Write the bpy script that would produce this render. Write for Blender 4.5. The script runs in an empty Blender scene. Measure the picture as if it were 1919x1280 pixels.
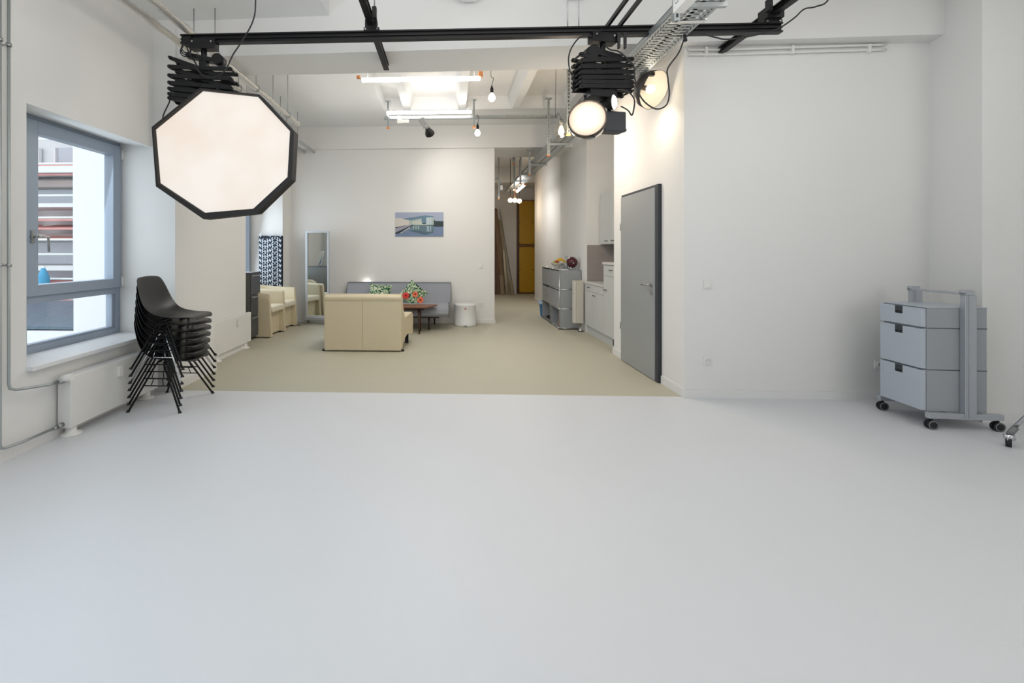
import bpy, math, random
from mathutils import Vector, Matrix
random.seed(7)
S = bpy.context.scene
PI = math.pi

# ------------------------------------------------------------------ camera
cam_d = bpy.data.cameras.new('camera'); cam = bpy.data.objects.new('camera', cam_d)
S.collection.objects.link(cam); S.camera = cam
cam.location = (0, 0, 1.40)
cam.rotation_euler = (PI/2, 0, math.atan(37/880))
cam_d.sensor_width = 36; cam_d.lens = 880/1919*36
cam_d.shift_x = (959.5-805)/1919; cam_d.shift_y = -(640-472)/1919
cam_d.clip_start = 0.05; cam_d.clip_end = 200

# ------------------------------------------------------------------ colour management
S.view_settings.view_transform = 'Standard'; S.view_settings.look = 'None'
S.view_settings.gamma = 1; S.view_settings.use_curve_mapping = False
S.view_settings.exposure = 0.0

# ------------------------------------------------------------------ sky, daylight and added fill
W = bpy.data.worlds.new('world'); S.world = W; W.use_nodes = True
bg = W.node_tree.nodes['Background']
bg.inputs[0].default_value = (0.93, 0.97, 1.0, 1); bg.inputs[1].default_value = 1.85

def area(name, loc, target, sx, sy, power, col, spread=PI):
    d = bpy.data.lights.new(name, 'AREA'); d.shape = 'RECTANGLE'; d.size = sx; d.size_y = sy
    d.energy = power; d.color = col; d.spread = spread
    o = bpy.data.objects.new(name, d); S.collection.objects.link(o); o.location = loc
    o.rotation_euler = (Vector(target)-Vector(loc)).to_track_quat('-Z', 'Y').to_euler()
    return o
area('side_fill', (4.2, -3.0, 2.3), (-3.0, 3.6, 2.8), 3.5, 2.6, 62, (1.0, 0.97, 0.93))  # added unseen fill lamp, aimed to lift the left wall and beam
area('daylight_left_window', (-2.93, 0.9, 1.55), (2.0, 1.5, 1.1), 1.5, 1.9, 54, (0.64, 0.81, 1.0))
area('daylight_left_window_rear', (-2.93, -1.9, 1.55), (2.0, -1.5, 1.1), 1.5, 1.9, 18, (0.80, 0.93, 1.0))
area('overhead_fill', (1.7, 2.0, 3.70), (1.7, 2.0, 0), 5.4, 2.6, 34, (1.0, 0.985, 0.965))  # unseen overhead panel added to brighten the floor, shifted towards the right
area('upward_fill', (0.6, 1.3, 2.9), (0.6, 2.2, 4), 4.5, 1.8, 66, (1.0, 0.98, 0.955))  # no real fixture: upward fill added to brighten the ceiling and beam face
area('daylight_window', (-3.42, 4.03, 1.6), (0, 4.2, 0.9), 0.9, 1.7, 5, (0.72, 0.86, 1.0))
area('daylight_niche_window', (-3.70, 8.2, 1.6), (0, 8.2, 1.0), 1.2, 1.7, 16, (0.75, 0.87, 1.0))

# ------------------------------------------------------------------ materials
def lin(c): return tuple(((v/255)/12.92 if v/255 <= .04045 else (((v/255)+.055)/1.055)**2.4) for v in c)
MATS = {}
def mat(name, col, rough=0.5, metal=0.0, var=0.0, vscale=6.0, bump=0.0, bscale=200.0, emit=None, es=0.0, spec=None, stretch=None):
    if name in MATS: return MATS[name]
    m = bpy.data.materials.new(name); m.use_nodes = True
    nt = m.node_tree; b = nt.nodes['Principled BSDF']
    c = lin(col) + (1,)
    b.inputs['Base Color'].default_value = c; b.inputs['Roughness'].default_value = rough
    b.inputs['Metallic'].default_value = metal
    if spec is not None: b.inputs['Specular IOR Level'].default_value = spec
    tc = nt.nodes.new('ShaderNodeTexCoord')
    src = tc.outputs['Object']
    if stretch:
        mp = nt.nodes.new('ShaderNodeMapping'); mp.inputs['Scale'].default_value = stretch
        nt.links.new(src, mp.inputs[0]); src = mp.outputs[0]
    n = nt.nodes.new('ShaderNodeTexNoise'); n.inputs['Scale'].default_value = vscale; n.inputs['Detail'].default_value = 4
    nt.links.new(src, n.inputs['Vector'])
    r = nt.nodes.new('ShaderNodeMapRange'); r.inputs['To Min'].default_value = 1-var; r.inputs['To Max'].default_value = 1+var
    nt.links.new(n.outputs['Fac'], r.inputs['Value'])
    mx = nt.nodes.new('ShaderNodeVectorMath'); mx.operation = 'SCALE'; mx.inputs[0].default_value = c[:3]
    nt.links.new(r.outputs[0], mx.inputs['Scale']); nt.links.new(mx.outputs[0], b.inputs['Base Color'])
    if bump:
        n2 = nt.nodes.new('ShaderNodeTexNoise'); n2.inputs['Scale'].default_value = bscale
        nt.links.new(src, n2.inputs['Vector'])
        bp = nt.nodes.new('ShaderNodeBump'); bp.inputs['Strength'].default_value = bump; bp.inputs['Distance'].default_value = 0.002
        nt.links.new(n2.outputs['Fac'], bp.inputs['Height']); nt.links.new(bp.outputs[0], b.inputs['Normal'])
    if emit:
        b.inputs['Emission Color'].default_value = tuple(emit)+(1,); b.inputs['Emission Strength'].default_value = es
    MATS[name] = m; return m

def glass_mat(name, tint=(1, 1, 1), rough=0.0, refl=0.08):
    m = bpy.data.materials.new(name); m.use_nodes = True; nt = m.node_tree
    for n in list(nt.nodes):
        if n.type != 'OUTPUT_MATERIAL': nt.nodes.remove(n)
    out = nt.nodes['Material Output']
    t = nt.nodes.new('ShaderNodeBsdfTransparent'); t.inputs[0].default_value = tint+(1,)
    g = nt.nodes.new('ShaderNodeBsdfGlossy'); g.inputs['Roughness'].default_value = rough
    f = nt.nodes.new('ShaderNodeLayerWeight'); f.inputs[0].default_value = .5
    pw = nt.nodes.new('ShaderNodeMath'); pw.operation = 'POWER'; pw.inputs[1].default_value = 4.0
    nt.links.new(f.outputs['Facing'], pw.inputs[0])
    mm = nt.nodes.new('ShaderNodeMath'); mm.operation = 'MULTIPLY_ADD'; mm.inputs[1].default_value = .6; mm.inputs[2].default_value = refl*.35
    nt.links.new(pw.outputs[0], mm.inputs[0])
    mx = nt.nodes.new('ShaderNodeMixShader')
    nt.links.new(mm.outputs[0], mx.inputs[0]); nt.links.new(t.outputs[0], mx.inputs[1]); nt.links.new(g.outputs[0], mx.inputs[2])
    nt.links.new(mx.outputs[0], out.inputs[0]); MATS[name] = m; return m

wallm = mat('white_plaster', (228, 227, 224), 0.85, var=0.012, vscale=2, bump=0.12, bscale=60)
ceilm = mat('white_ceiling_paint', (230, 230, 228), 0.9, var=0.015, vscale=3, bump=0.15, bscale=40)
vaultm = mat('rough_painted_brick_vault', (232, 230, 226), 0.9, var=0.03, vscale=12, bump=0.8, bscale=25)
floorw = mat('white_coated_floor', (214, 216, 219), 0.45, var=0.014, vscale=1.5, bump=0.35, bscale=90)
floorb = mat('beige_coated_floor', (184, 180, 161), 0.55, var=0.03, vscale=3, bump=0.15, bscale=120)
basem = mat('white_skirting_paint', (226, 225, 223), 0.6)
framem = mat('blue_grey_window_frame', (156, 168, 183), 0.45)
winglass = glass_mat('window_glass', (0.97, 0.99, 1.0))
sillm = mat('white_stone_sill', (226, 227, 228), 0.4, var=0.02, vscale=8)
radm = mat('white_radiator_enamel', (226, 225, 221), 0.45)
whitep = mat('white_plastic', (228, 227, 222), 0.45)
graym = mat('mid_grey_plastic', (120, 122, 122), 0.5)
blackm = mat('black_powder_coat', (11, 11, 13), 0.45, spec=.35)
blackp = mat('black_chair_plastic', (13, 13, 14), 0.36, bump=0.05, bscale=300)
rubber = mat('black_rubber', (30, 30, 32), 0.7)
chrome = mat('polished_chrome', (215, 215, 218), 0.14, 1.0)
steel = mat('brushed_steel', (170, 172, 172), 0.35, 1.0)
galv = mat('galvanised_steel', (172, 177, 177), 0.42, 0.6, var=0.12, vscale=30)
copperp = mat('silver_grey_pipe', (172, 178, 178), 0.35, 0.7)
foil = mat('crinkled_foil_wrap', (212, 208, 200), 0.32, 0.55, var=0.18, vscale=40, bump=1.0, bscale=50)
orange = mat('orange_plastic_cap', (228, 146, 82), 0.5)
cream = mat('cream_leather', (211, 198, 168), 0.5, var=0.025, vscale=8, bump=0.2, bscale=90)
creamin = mat('pale_cream_leather', (226, 218, 196), 0.45, var=0.02, vscale=8, bump=0.2, bscale=90)
greyfab = mat('blue_grey_wool', (150, 153, 160), 0.95, var=0.06, vscale=60, bump=0.6, bscale=500)
piping = mat('dark_piping', (70, 72, 78), 0.9)
wood = mat('warm_brown_wood', (120, 78, 56), 0.4, var=0.18, vscale=7, stretch=(1, 14, 14))
woodd = mat('dark_brown_wood', (66, 42, 34), 0.45, var=0.15, vscale=10)
usm = mat('light_grey_lacquer', (156, 160, 163), 0.35)
usmd = mat('mid_grey_lacquer', (128, 131, 133), 0.4)  # darker grey for the sideboard back panels
pedm = mat('blue_grey_lacquer', (182, 189, 198), 0.38)
pedside = mat('steel_grey_lacquer', (156, 160, 164), 0.38)
alu = mat('anodised_aluminium', (178, 182, 188), 0.4, 0.5)
doorm = mat('grey_door_lacquer', (150, 153, 154), 0.32, var=0.01)
doorf = mat('anthracite_door_frame', (48, 52, 58), 0.45)
kitm = mat('pale_grey_kitchen_front', (196, 198, 196), 0.4)
workm = mat('speckled_grey_worktop', (205, 202, 198), 0.35, var=0.08, vscale=80)
splash = mat('mottled_taupe_splashback', (160, 152, 148), 0.4, var=0.07, vscale=25)
fcab = mat('warm_dark_grey_steel', (98, 96, 90), 0.42)
fcabd = mat('anthracite_steel', (72, 74, 78), 0.42)
yellow = mat('yellow_panel_paint', (186, 142, 8), 0.45, var=0.03, vscale=3)
brownp = mat('brown_edge_timber', (112, 76, 30), 0.6, var=0.1, vscale=8)
bluep = mat('blue_bin_plastic', (30, 120, 190), 0.4)
maroon = mat('maroon_gloss_enamel', (74, 22, 30), 0.15)
redp = mat('red_gloss_plastic', (206, 50, 30), 0.35)
bluebag = mat('translucent_bag', (180, 205, 225), 0.3)

# ------------------------------------------------------------------ mesh helper
class M:
    def __init__(s): s.v = []; s.f = []; s.m = []; s.sm = []
    def add(s, vs, fs, mi=0, smooth=False):
        o = len(s.v); s.v += [tuple(p) for p in vs]
        for f in fs: s.f.append([i+o for i in f]); s.m.append(mi); s.sm.append(smooth)
        return s
    def box(s, x0, x1, y0, y1, z0, z1, mi=0):
        vs = [(x, y, z) for z in (z0, z1) for y in (y0, y1) for x in (x0, x1)]
        return s.add(vs, [(0, 2, 3, 1), (4, 5, 7, 6), (0, 1, 5, 4), (2, 6, 7, 3), (0, 4, 6, 2), (1, 3, 7, 5)], mi)
    def obox(s, c, size, R=None, mi=0):
        R = R or Matrix(); c = Vector(c)
        vs = []
        for k in (-.5, .5):
            for j in (-.5, .5):
                for i in (-.5, .5):
                    vs.append(c + (R.to_3x3() @ Vector((i*size[0], j*size[1], k*size[2]))))
        return s.add(vs, [(0, 2, 3, 1), (4, 5, 7, 6), (0, 1, 5, 4), (2, 6, 7, 3), (0, 4, 6, 2), (1, 3, 7, 5)], mi)
    def bar(s, p0, p1, w, h, mi=0, up=(0, 0, 1)):
        p0 = Vector(p0); p1 = Vector(p1); d = (p1-p0).normalized(); up = Vector(up)
        if abs(d.dot(up)) > .99: up = Vector((0, 1, 0))
        a = d.cross(up).normalized(); b = a.cross(d)
        vs = [p+a*i*w/2+b*j*h/2 for p in (p0, p1) for i, j in ((-1, -1), (1, -1), (1, 1), (-1, 1))]
        return s.add(vs, [(3, 2, 1, 0), (4, 5, 6, 7), (0, 1, 5, 4), (1, 2, 6, 5), (2, 3, 7, 6), (3, 0, 4, 7)], mi)
    def cyl(s, p0, p1, r0, r1=None, n=16, mi=0, caps=True):
        r1 = r0 if r1 is None else r1
        p0 = Vector(p0); p1 = Vector(p1); d = (p1-p0).normalized()
        a = d.orthogonal().normalized(); b = d.cross(a)
        vs = []
        for p, r in ((p0, r0), (p1, r1)):
            for i in range(n):
                t = 2*PI*i/n; vs.append(p+a*math.cos(t)*r+b*math.sin(t)*r)
        s.add(vs, [(i, (i+1) % n, n+(i+1) % n, n+i) for i in range(n)], mi, True)
        if caps:
            o = len(s.v)-2*n
            s.f.append([o+i for i in range(n)][::-1]); s.m.append(mi); s.sm.append(False)
            s.f.append([o+n+i for i in range(n)]); s.m.append(mi); s.sm.append(False)
        return s
    def tube(s, path, r, n=8, mi=0, smooth_path=0, closed=False):
        P = [Vector(p) for p in path]
        if smooth_path:
            Q = []
            for i in range(len(P)-1):
                a = P[max(i-1, 0)]; b = P[i]; c = P[i+1]; d = P[min(i+2, len(P)-1)]
                for k in range(smooth_path):
                    t = k/smooth_path
                    Q.append(0.5*((2*b)+(-a+c)*t+(2*a-5*b+4*c-d)*t*t+(-a+3*b-3*c+d)*t**3))
            Q.append(P[-1]); P = Q
        vs = []; N = len(P); prev = None
        for i, p in enumerate(P):
            d = (P[min(i+1, N-1)]-P[max(i-1, 0)]).normalized()
            if prev is None: a = d.orthogonal().normalized()
            else:
                a = prev-d*prev.dot(d); a.normalize()
            prev = a; b = d.cross(a)
            for k in range(n):
                t = 2*PI*k/n; vs.append(p+(a*math.cos(t)+b*math.sin(t))*r)
        fs = [(i*n+k, i*n+(k+1) % n, (i+1)*n+(k+1) % n, (i+1)*n+k) for i in range(N-1) for k in range(n)]
        s.add(vs, fs, mi, True); o = len(s.v)-len(vs)
        s.f.append([o+i for i in range(n)][::-1]); s.m.append(mi); s.sm.append(False)
        s.f.append([o+(N-1)*n+i for i in range(n)]); s.m.append(mi); s.sm.append(False)
        return s
    def lathe(s, prof, c=(0, 0, 0), axis=(0, 0, 1), n=24, mi=0, capped=True):
        c = Vector(c); ax = Vector(axis).normalized(); a = ax.orthogonal().normalized(); b = ax.cross(a)
        vs = []
        for r, h in prof:
            for i in range(n):
                t = 2*PI*i/n; vs.append(c+ax*h+(a*math.cos(t)+b*math.sin(t))*r)
        fs = [(j*n+i, j*n+(i+1) % n, (j+1)*n+(i+1) % n, (j+1)*n+i) for j in range(len(prof)-1) for i in range(n)]
        s.add(vs, fs, mi, True)
        if capped:
            o = len(s.v)-len(vs); L = (len(prof)-1)*n
            if prof[0][0] > 1e-5: s.f.append([o+i for i in range(n)][::-1]); s.m.append(mi); s.sm.append(False)
            if prof[-1][0] > 1e-5: s.f.append([o+L+i for i in range(n)]); s.m.append(mi); s.sm.append(False)
        return s
    def ball(s, c, r, n=12, mi=0, sc=(1, 1, 1)):
        pr = [(max(1e-4, math.sin(PI*k/(n//2))*r), -math.cos(PI*k/(n//2))*r) for k in range(n//2+1)]
        o = len(s.v); s.lathe(pr, (0, 0, 0), (0, 0, 1), n, mi, False)
        for i in range(o, len(s.v)):
            p = s.v[i]; s.v[i] = (c[0]+p[0]*sc[0], c[1]+p[1]*sc[1], c[2]+p[2]*sc[2])
        return s
    def prism(s, poly, z0, z1, mi=0):
        n = len(poly)
        vs = [(x, y, z0) for x, y in poly]+[(x, y, z1) for x, y in poly]
        return s.add(vs, [tuple(range(n))[::-1], tuple(range(n, 2*n))]+[(i, (i+1) % n, n+(i+1) % n, n+i) for i in range(n)], mi)
    def prismx(s, poly, x0, x1, mi=0):    # poly in (y,z)
        n = len(poly)
        vs = [(x0, y, z) for y, z in poly]+[(x1, y, z) for y, z in poly]
        return s.add(vs, [tuple(range(n))[::-1], tuple(range(n, 2*n))]+[(i, (i+1) % n, n+(i+1) % n, n+i) for i in range(n)], mi)
    def prismy(s, poly, y0, y1, mi=0):    # poly in (x,z)
        n = len(poly)
        vs = [(x, y0, z) for x, z in poly]+[(x, y1, z) for x, z in poly]
        return s.add(vs, [tuple(range(n)), tuple(range(n, 2*n))[::-1]]+[(i, n+i, n+(i+1) % n, (i+1) % n) for i in range(n)], mi)
    def grid(s, P, mi=0, smooth=True):    # P[i][j]
        a = len(P); b = len(P[0])
        return s.add([p for row in P for p in row], [(i*b+j, i*b+j+1, (i+1)*b+j+1, (i+1)*b+j) for i in range(a-1) for j in range(b-1)], mi, smooth)
    def xf(s, mt, start=0):
        for i in range(start, len(s.v)): s.v[i] = tuple(mt @ Vector(s.v[i]))
        return s
    def mesh(s, name, mats):
        me = bpy.data.meshes.new(name); me.from_pydata(s.v, [], s.f)
        for m in (mats if isinstance(mats, (list, tuple)) else [mats]): me.materials.append(m)
        me.polygons.foreach_set('material_index', s.m); me.polygons.foreach_set('use_smooth', s.sm)
        me.update(); return me

def fixn(me):
    import bmesh
    b = bmesh.new(); b.from_mesh(me); bmesh.ops.recalc_face_normals(b, faces=b.faces); b.to_mesh(me); b.free()
def obj(name, mb, mats, parent=None, bevel=0, sub=0, fix=True):
    me = mb.mesh(name, mats)
    if fix: fixn(me)
    o = bpy.data.objects.new(name, me); S.collection.objects.link(o)
    if parent: o.parent = parent
    if bevel:
        md = o.modifiers.new('bevel', 'BEVEL'); md.width = bevel; md.segments = 2; md.limit_method = 'ANGLE'
    if sub:
        md = o.modifiers.new('sub', 'SUBSURF'); md.levels = sub; md.render_levels = sub
    return o
def struct(name, mb, mats, parent=None, bevel=0):
    o = obj(name, mb, mats, parent, bevel)
    if not parent: o['kind'] = 'structure'
    return o
def thing(name, label, cat, loc=(0, 0, 0), rz=0, group=None):
    o = bpy.data.objects.new(name, None); S.collection.objects.link(o); o.empty_display_size = .1
    o.location = loc; o.rotation_euler = (0, 0, rz); o['label'] = label; o['category'] = cat
    if group: o['group'] = group
    return o
def tag(o, label, cat, group=None, kind=None):
    o['label'] = label; o['category'] = cat
    if group: o['group'] = group
    if kind: o['kind'] = kind
    return o
def dup(root, loc, rz=None, label=None):
    r = root.copy(); S.collection.objects.link(r); r.location = loc
    if rz is not None: r.rotation_euler = (0, 0, rz)
    if label: r['label'] = label
    for ch in list(root.children):
        c = ch.copy(); S.collection.objects.link(c); c.parent = r
        for g in ch.children:
            d = g.copy(); S.collection.objects.link(d); d.parent = c
    return r
def rotz(a): return Matrix.Rotation(a, 4, 'Z')

# ================================================================== SETTING
CZ = 4.30
o = struct('floor', M().box(-3.45, 5.75, -4.2, 4.635, -.12, 0), floorw)
o = struct('floor_beige', M().box(-4.1, 4.2, 4.635, 16.3, -.12, 0), floorb)

# left side walls
lw = M()
lw.prism([(-2.98, -4.2), (-2.98, 3.19), (-3.33, 3.50), (-3.45, 3.50), (-3.45, -4.2)], 0, CZ)
lw.box(-3.45, -2.98, 3.19, 4.62, 0, .555)
lw.prismy([(-2.98, 2.45), (-3.33, 2.495), (-3.45, 2.495), (-3.45, CZ), (-2.98, CZ)], 3.19, 4.62)
struct('wall_left', lw, wallm)
struct('wall_rear', M().box(-3.45, 5.75, -4.35, -4.2, -.12, CZ), wallm)
struct('pillar_left', M().box(-3.45, -2.76, 4.62, 5.42, 0, CZ), wallm)
nw = M()
nw.box(-3.95, -2.98, 5.42, 6.76, 0, CZ)
nw.box(-3.95, -3.78, 6.76, 7.35, 0, CZ)
nw.box(-3.95, -3.78, 7.35, 8.95, 0, .85)
nw.box(-3.95, -3.78, 7.35, 8.95, 2.5, CZ)
struct('wall_left_niche', nw, wallm)
struct('pillar_left_rear', M().prism([(-4.1, 8.95), (-3.22, 8.95), (-3.15, 9.24), (-3.15, 9.40), (-4.1, 9.40)], 0, CZ), wallm)
struct('wall_back', M().box(-3.15, .885, 9.24, 9.36, 0, 3.43), wallm)
struct('wall_hall_far', M().box(-2.0, 4.2, 16.0, 16.2, 0, CZ), wallm)
struct('wall_hall_left', M().box(-2.1, -1.95, 9.36, 16.0, 0, CZ), wallm)
struct('wall_hall_right', M().box(4.05, 4.2, 13.8, 16.0, 0, CZ), wallm)
# right side walls
struct('wall_right', M().prism([(2.26, 4.62), (2.26, 6.55), (3.05, 6.55), (3.05, 4.80), (4.60, 4.80), (4.55, 4.62)], 0, CZ), wallm)
struct('wall_kitchen', M().box(2.95, 3.10, 6.55, 8.25, 0, CZ), wallm)
struct('wall_hall_side', M().prism([(2.38, 8.25), (2.38, 10.2), (2.485, 10.2), (2.485, 13.8), (4.2, 13.8), (4.2, 13.6), (3.1, 13.6), (3.1, 8.25)], 0, CZ), wallm)
struct('wall_right_front', M().prism([(4.545, 4.80), (4.515, 4.60), (4.385, 4.055), (5.60, 4.03), (5.60, -4.2), (5.75, -4.2), (5.75, 4.80)], 0, CZ), wallm)

# beams across the ceiling
struct('beam_front', M().prism([(-2.98, 4.66), (4.50, 4.44), (4.53, 4.62), (2.26, 4.64), (2.26, 5.10), (-2.98, 5.17)], 3.37, CZ), wallm)
struct('beam_rear', M().box(-3.95, 2.49, 9.18, 10.15, 3.43, CZ), wallm)
struct('beam_hall', M().box(-1.95, 4.05, 14.6, 15.9, 3.55, CZ), wallm)

# ceilings
struct('ceiling', M().box(-3.45, 5.75, -4.2, 5.1, 4.05, 4.32), ceilm)
c2 = M().prism([(-2.98, -4.2), (-1.19, -4.2), (-1.19, 4.66), (-2.98, 4.66)], 3.74, 4.05)
struct('ceiling_lowered_slab', c2, ceilm)
def rib(x, y0, y1, zb, zt, w):
    return M().prismy([(x-w/2, zb), (x+w/2, zb), (x+w*.95, zt), (x-w*.95, zt)], y0, y1)
for x in (.19, 1.2, 2.2, 3.2, 4.2):
    struct('ceiling_rib', rib(x, -4.2, 4.50, 3.79, 4.05, .15), ceilm)
# haunched front-bay edge against the beam
struct('ceiling_rear_slab', M().box(-4.1, -1.13, 5.1, 9.2, 3.87, 4.2), ceilm)
struct('ceiling_rear_bay', M().box(-1.13, 3.1, 5.1, 8.16, 4.10, 4.3), vaultm)
struct('ceiling_rear_strip', M().box(-1.13, 3.1, 8.16, 9.2, 3.87, 4.2), ceilm)
for x in (-.73, .22, 1.14, 2.05):
    struct('ceiling_rib', rib(x, 5.1, 8.16, 3.87, 4.10, .12), ceilm)
struct('ceiling_hall', M().box(-2.1, 4.2, 10.15, 16.2, 4.0, 4.2), ceilm)

# skirting boards
def base(name, p0, p1, h=.075, t=.014):
    d = (Vector(p1)-Vector(p0)); d.normalize(); n = Vector((-d.y, d.x))
    a = Vector(p0); b = Vector(p1)
    q = [a, b, b+n*t, a+n*t]
    struct(name, M().prism([(v.x, v.y) for v in q], 0, h), basem)
struct('baseboard_left', M().box(-2.98, -2.965, -4.2, 4.605, 0, .08), basem)
struct('baseboard_pillar', M().box(-2.76, -2.745, 4.605, 5.435, 0, .08).box(-2.98, -2.76, 4.605, 4.62, 0, .08), basem)
struct('baseboard_niche', M().box(-2.98, -2.965, 5.435, 6.76, 0, .08), basem)
struct('baseboard_back', M().box(-3.14, .90, 9.225, 9.24, 0, .075).box(.885, .90, 9.24, 9.36, 0, .075), basem)
struct('baseboard_right', M().box(2.245, 2.2598, 4.605, 5.09, 0, .085).box(2.245, 2.26, 6.20, 6.565, 0, .085), basem)
struct('baseboard_grey_wall', M().box(2.2602, 4.50, 4.605, 4.6198, 0, .075), basem)
struct('baseboard_right_front', M().prism([(4.385, 4.055), (4.37, 4.04), (5.60, 4.013), (5.60, 4.03)], 0, .075), basem)
struct('baseboard_hall', M().box(2.47, 2.485, 10.2, 13.8, 0, .075).box(-1.95, 2.24, 15.985, 16.0, 0, .08), basem)

# ------------------------------------------------------------------ window 1
w1 = M()   # outer frame (x from -3.40 to -3.33)
X0, X1 = -3.42, -3.33
w1.box(X0, X1, 3.50, 3.56, .575, 2.495).box(X0, X1, 4.555, 4.62, .575, 2.495)
w1.box(X0, X1, 3.56, 4.555, 2.42, 2.495).box(X0, X1, 3.56, 4.555, .575, .64).box(X0, X1, 3.56, 4.555, .985, 1.06)
win = struct('window_1', w1, framem, bevel=.003)
sa = M()
sa.box(-3.40, -3.305, 3.535, 3.645, 1.045, 2.455).box(-3.40, -3.305, 4.49, 4.60, 1.045, 2.455)
sa.box(-3.40, -3.305, 3.645, 4.49, 2.355, 2.455).box(-3.40, -3.305, 3.645, 4.49, 1.045, 1.135)
sash = obj('sash', sa, framem, win, bevel=.004)
obj('window_pane', M().box(-3.385, -3.365, 3.64, 4.495, 1.13, 2.36), winglass, win)
obj('window_pane', M().box(-3.385, -3.365, 3.55, 4.56, .635, .99), winglass, win)
obj('glazing_bead', M().box(-3.405, -3.345, 3.56, 3.585, .64, .985).box(-3.405, -3.345, 4.52, 4.555, .64, .985).box(-3.405, -3.345, 3.585, 4.52, .64, .66), framem, win)
hd = M().cyl((-3.305, 3.585, 1.52), (-3.285, 3.585, 1.52), .018, n=14).box(-3.303, -3.294, 3.57, 3.60, 1.47, 1.57)
hd.cyl((-3.29, 3.585, 1.52), (-3.25, 3.585, 1.52), .009, n=10).tube([(-3.25, 3.585, 1.52), (-3.245, 3.62, 1.52), (-3.245, 3.67, 1.52), (-3.245, 3.675, 1.40)], .010)
obj('window_handle', hd, steel, win)
for z in (1.10, 2.38):
    obj('hinge', M().cyl((-3.30, 4.61, z-.05), (-3.30, 4.61, z+.05), .012, n=10), whitep, win)
ws = M().prism([(-3.33, 3.50), (-2.985, 3.19), (-2.93, 3.19), (-2.93, 4.40), (-2.945, 4.618), (-3.33, 4.618)], .556, .588)
obj('window_sill', ws, sillm, win, bevel=.004)
# window 2 in the niche
w2 = M(); w2.box(-3.92, -3.84, 7.35, 7.43, .85, 2.5).box(-3.92, -3.84, 8.87, 8.95, .85, 2.5).box(-3.92, -3.84, 7.43, 8.87, 2.42, 2.5).box(-3.92, -3.84, 7.43, 8.87, .85, .93)
win2 = struct('window_2', w2, framem)
obj('window_pane', M().box(-3.89, -3.87, 7.43, 8.87, .93, 2.42), winglass, win2)

# ------------------------------------------------------------------ outside the window
extw = mat('exterior_white_render', (236, 238, 240), 0.9, var=0.02, vscale=6, bump=0.3, bscale=60)
extg = mat('courtyard_paving', (200, 202, 204), 0.9, var=0.1, vscale=2)
slabm = mat('brown_grey_stone', (192, 184, 180), 0.9, var=0.1, vscale=4)
awn = mat('faded_red_awning', (226, 164, 160), 0.8, var=0.12, vscale=5)
extglass = mat('exterior_window_grey', (190, 197, 207), 0.2, var=0.15, vscale=1.2)
scafm = mat('white_scaffold_tube', (236, 244, 244), 0.5)
struct('exterior_wing_wall', M().box(-4.96, -4.0, 6.0, 6.35, -1.0, 9.0), extw)
struct('ground_courtyard', M().box(-30, -3.45, -8, 30, -1.1, -1.0), extg)
bd = thing('apartment_building', 'pale courtyard building with red awnings seen through the window', 'building', (-8.5, 10.2, -1.0))
obj('wall', M().box(-4.5, 4.5, .35, 4, 0, 11), extw, bd)
def row(z0, z1, mt, name, y0=0, x0=-4.5, x1=4.5, y1=.36): obj(name, M().box(x0, x1, y0, y1, z0+1, z1+1), mt, bd)
row(3.10, 3.24, extw, 'balcony_slab', -.5); row(2.86, 3.00, slabm, 'stone_band', -.06); row(2.36, 2.44, extw, 'balcony_slab', -.5)
row(1.66, 1.80, slabm, 'stone_band', -.06); row(1.00, 1.10, extw, 'balcony_slab', -.5); row(4.40, 4.52, extw, 'balcony_slab', -.5)
row(1.12, 1.62, extglass, 'window_band', .28); row(2.46, 2.84, extglass, 'window_band', .28); row(.25, .98, extglass, 'window_band', .28)
for z in (3.10, 3.30, 2.12, 1.93, 1.70, .38, .72):
    for x in (-4.3, -2.45, -.6, 1.25, 3.1):
        obj('awning', M().prismx([(-.42, z+1-.05), (-.42, z+1-.01), (.33, z+1+.10), (.33, z+1+.06)], x, x+1.5), awn, bd)
for k in range(5):
    z = 3.30+1; x = -4.3+1.85*k
    w_ = M().box(x, x+1.5, .27, .35, 3.24+1, 3.8+1)
    ww = obj('window', w_, extglass, bd)
    for t in (0, .5, 1.0, 1.46): obj('glazing_bar', M().box(x+t, x+t+.05, .22, .30, 3.24+1, 3.8+1), extw, ww)
sc = thing('scaffolding', 'white tubular scaffolding in front of the courtyard building', 'scaffolding', (-8.0, 9.2, -1.0))
for x in (-3.3, -1.45, .42, 2.3):
    obj('standard', M().cyl((x, 0, 0), (x, 0, 9.5), .03, n=8), scafm, sc)
for z in (2.35, 2.65, 3.1, 3.55, 1.85, 1.45, 4.2, 4.7, 5.2, 1.0, .6):
    obj('ledger', M().cyl((-3.6, .05, z), (2.9, .05, z), .022, n=8), scafm, sc)
cn = thing('glass_canopy', 'low dark blue glass canopy below the window outside', 'canopy', (-6.6, 7.4, -1.0))
obj('sloped_glass', M().prismx([(-.5, 1.22), (.6, 1.50), (.6, 1.54), (-.5, 1.26)], -1.7, 1.6), mat('dark_canopy_glass', (96, 116, 132), 0.15, var=0.25, vscale=3, stretch=(4, 1, 1)), cn)
obj('canopy_base', M().box(-1.7, 1.6, -.55, .65, 0, 1.20), extw, cn)
pt = thing('parasol', 'bright blue folded parasol outside behind the window handle', 'parasol', (-8.06, 9.0, -1.0))
obj('pole', M().cyl((0, 0, 0), (0, 0, 2.12), .03, n=8), scafm, pt)
obj('folded_canopy', M().lathe([(.03, 2.08), (.10, 1.9), (.14, 1.5), (.12, 1.3)], n=10), mat('sky_blue_canvas', (84, 164, 206), .7), pt)

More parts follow.
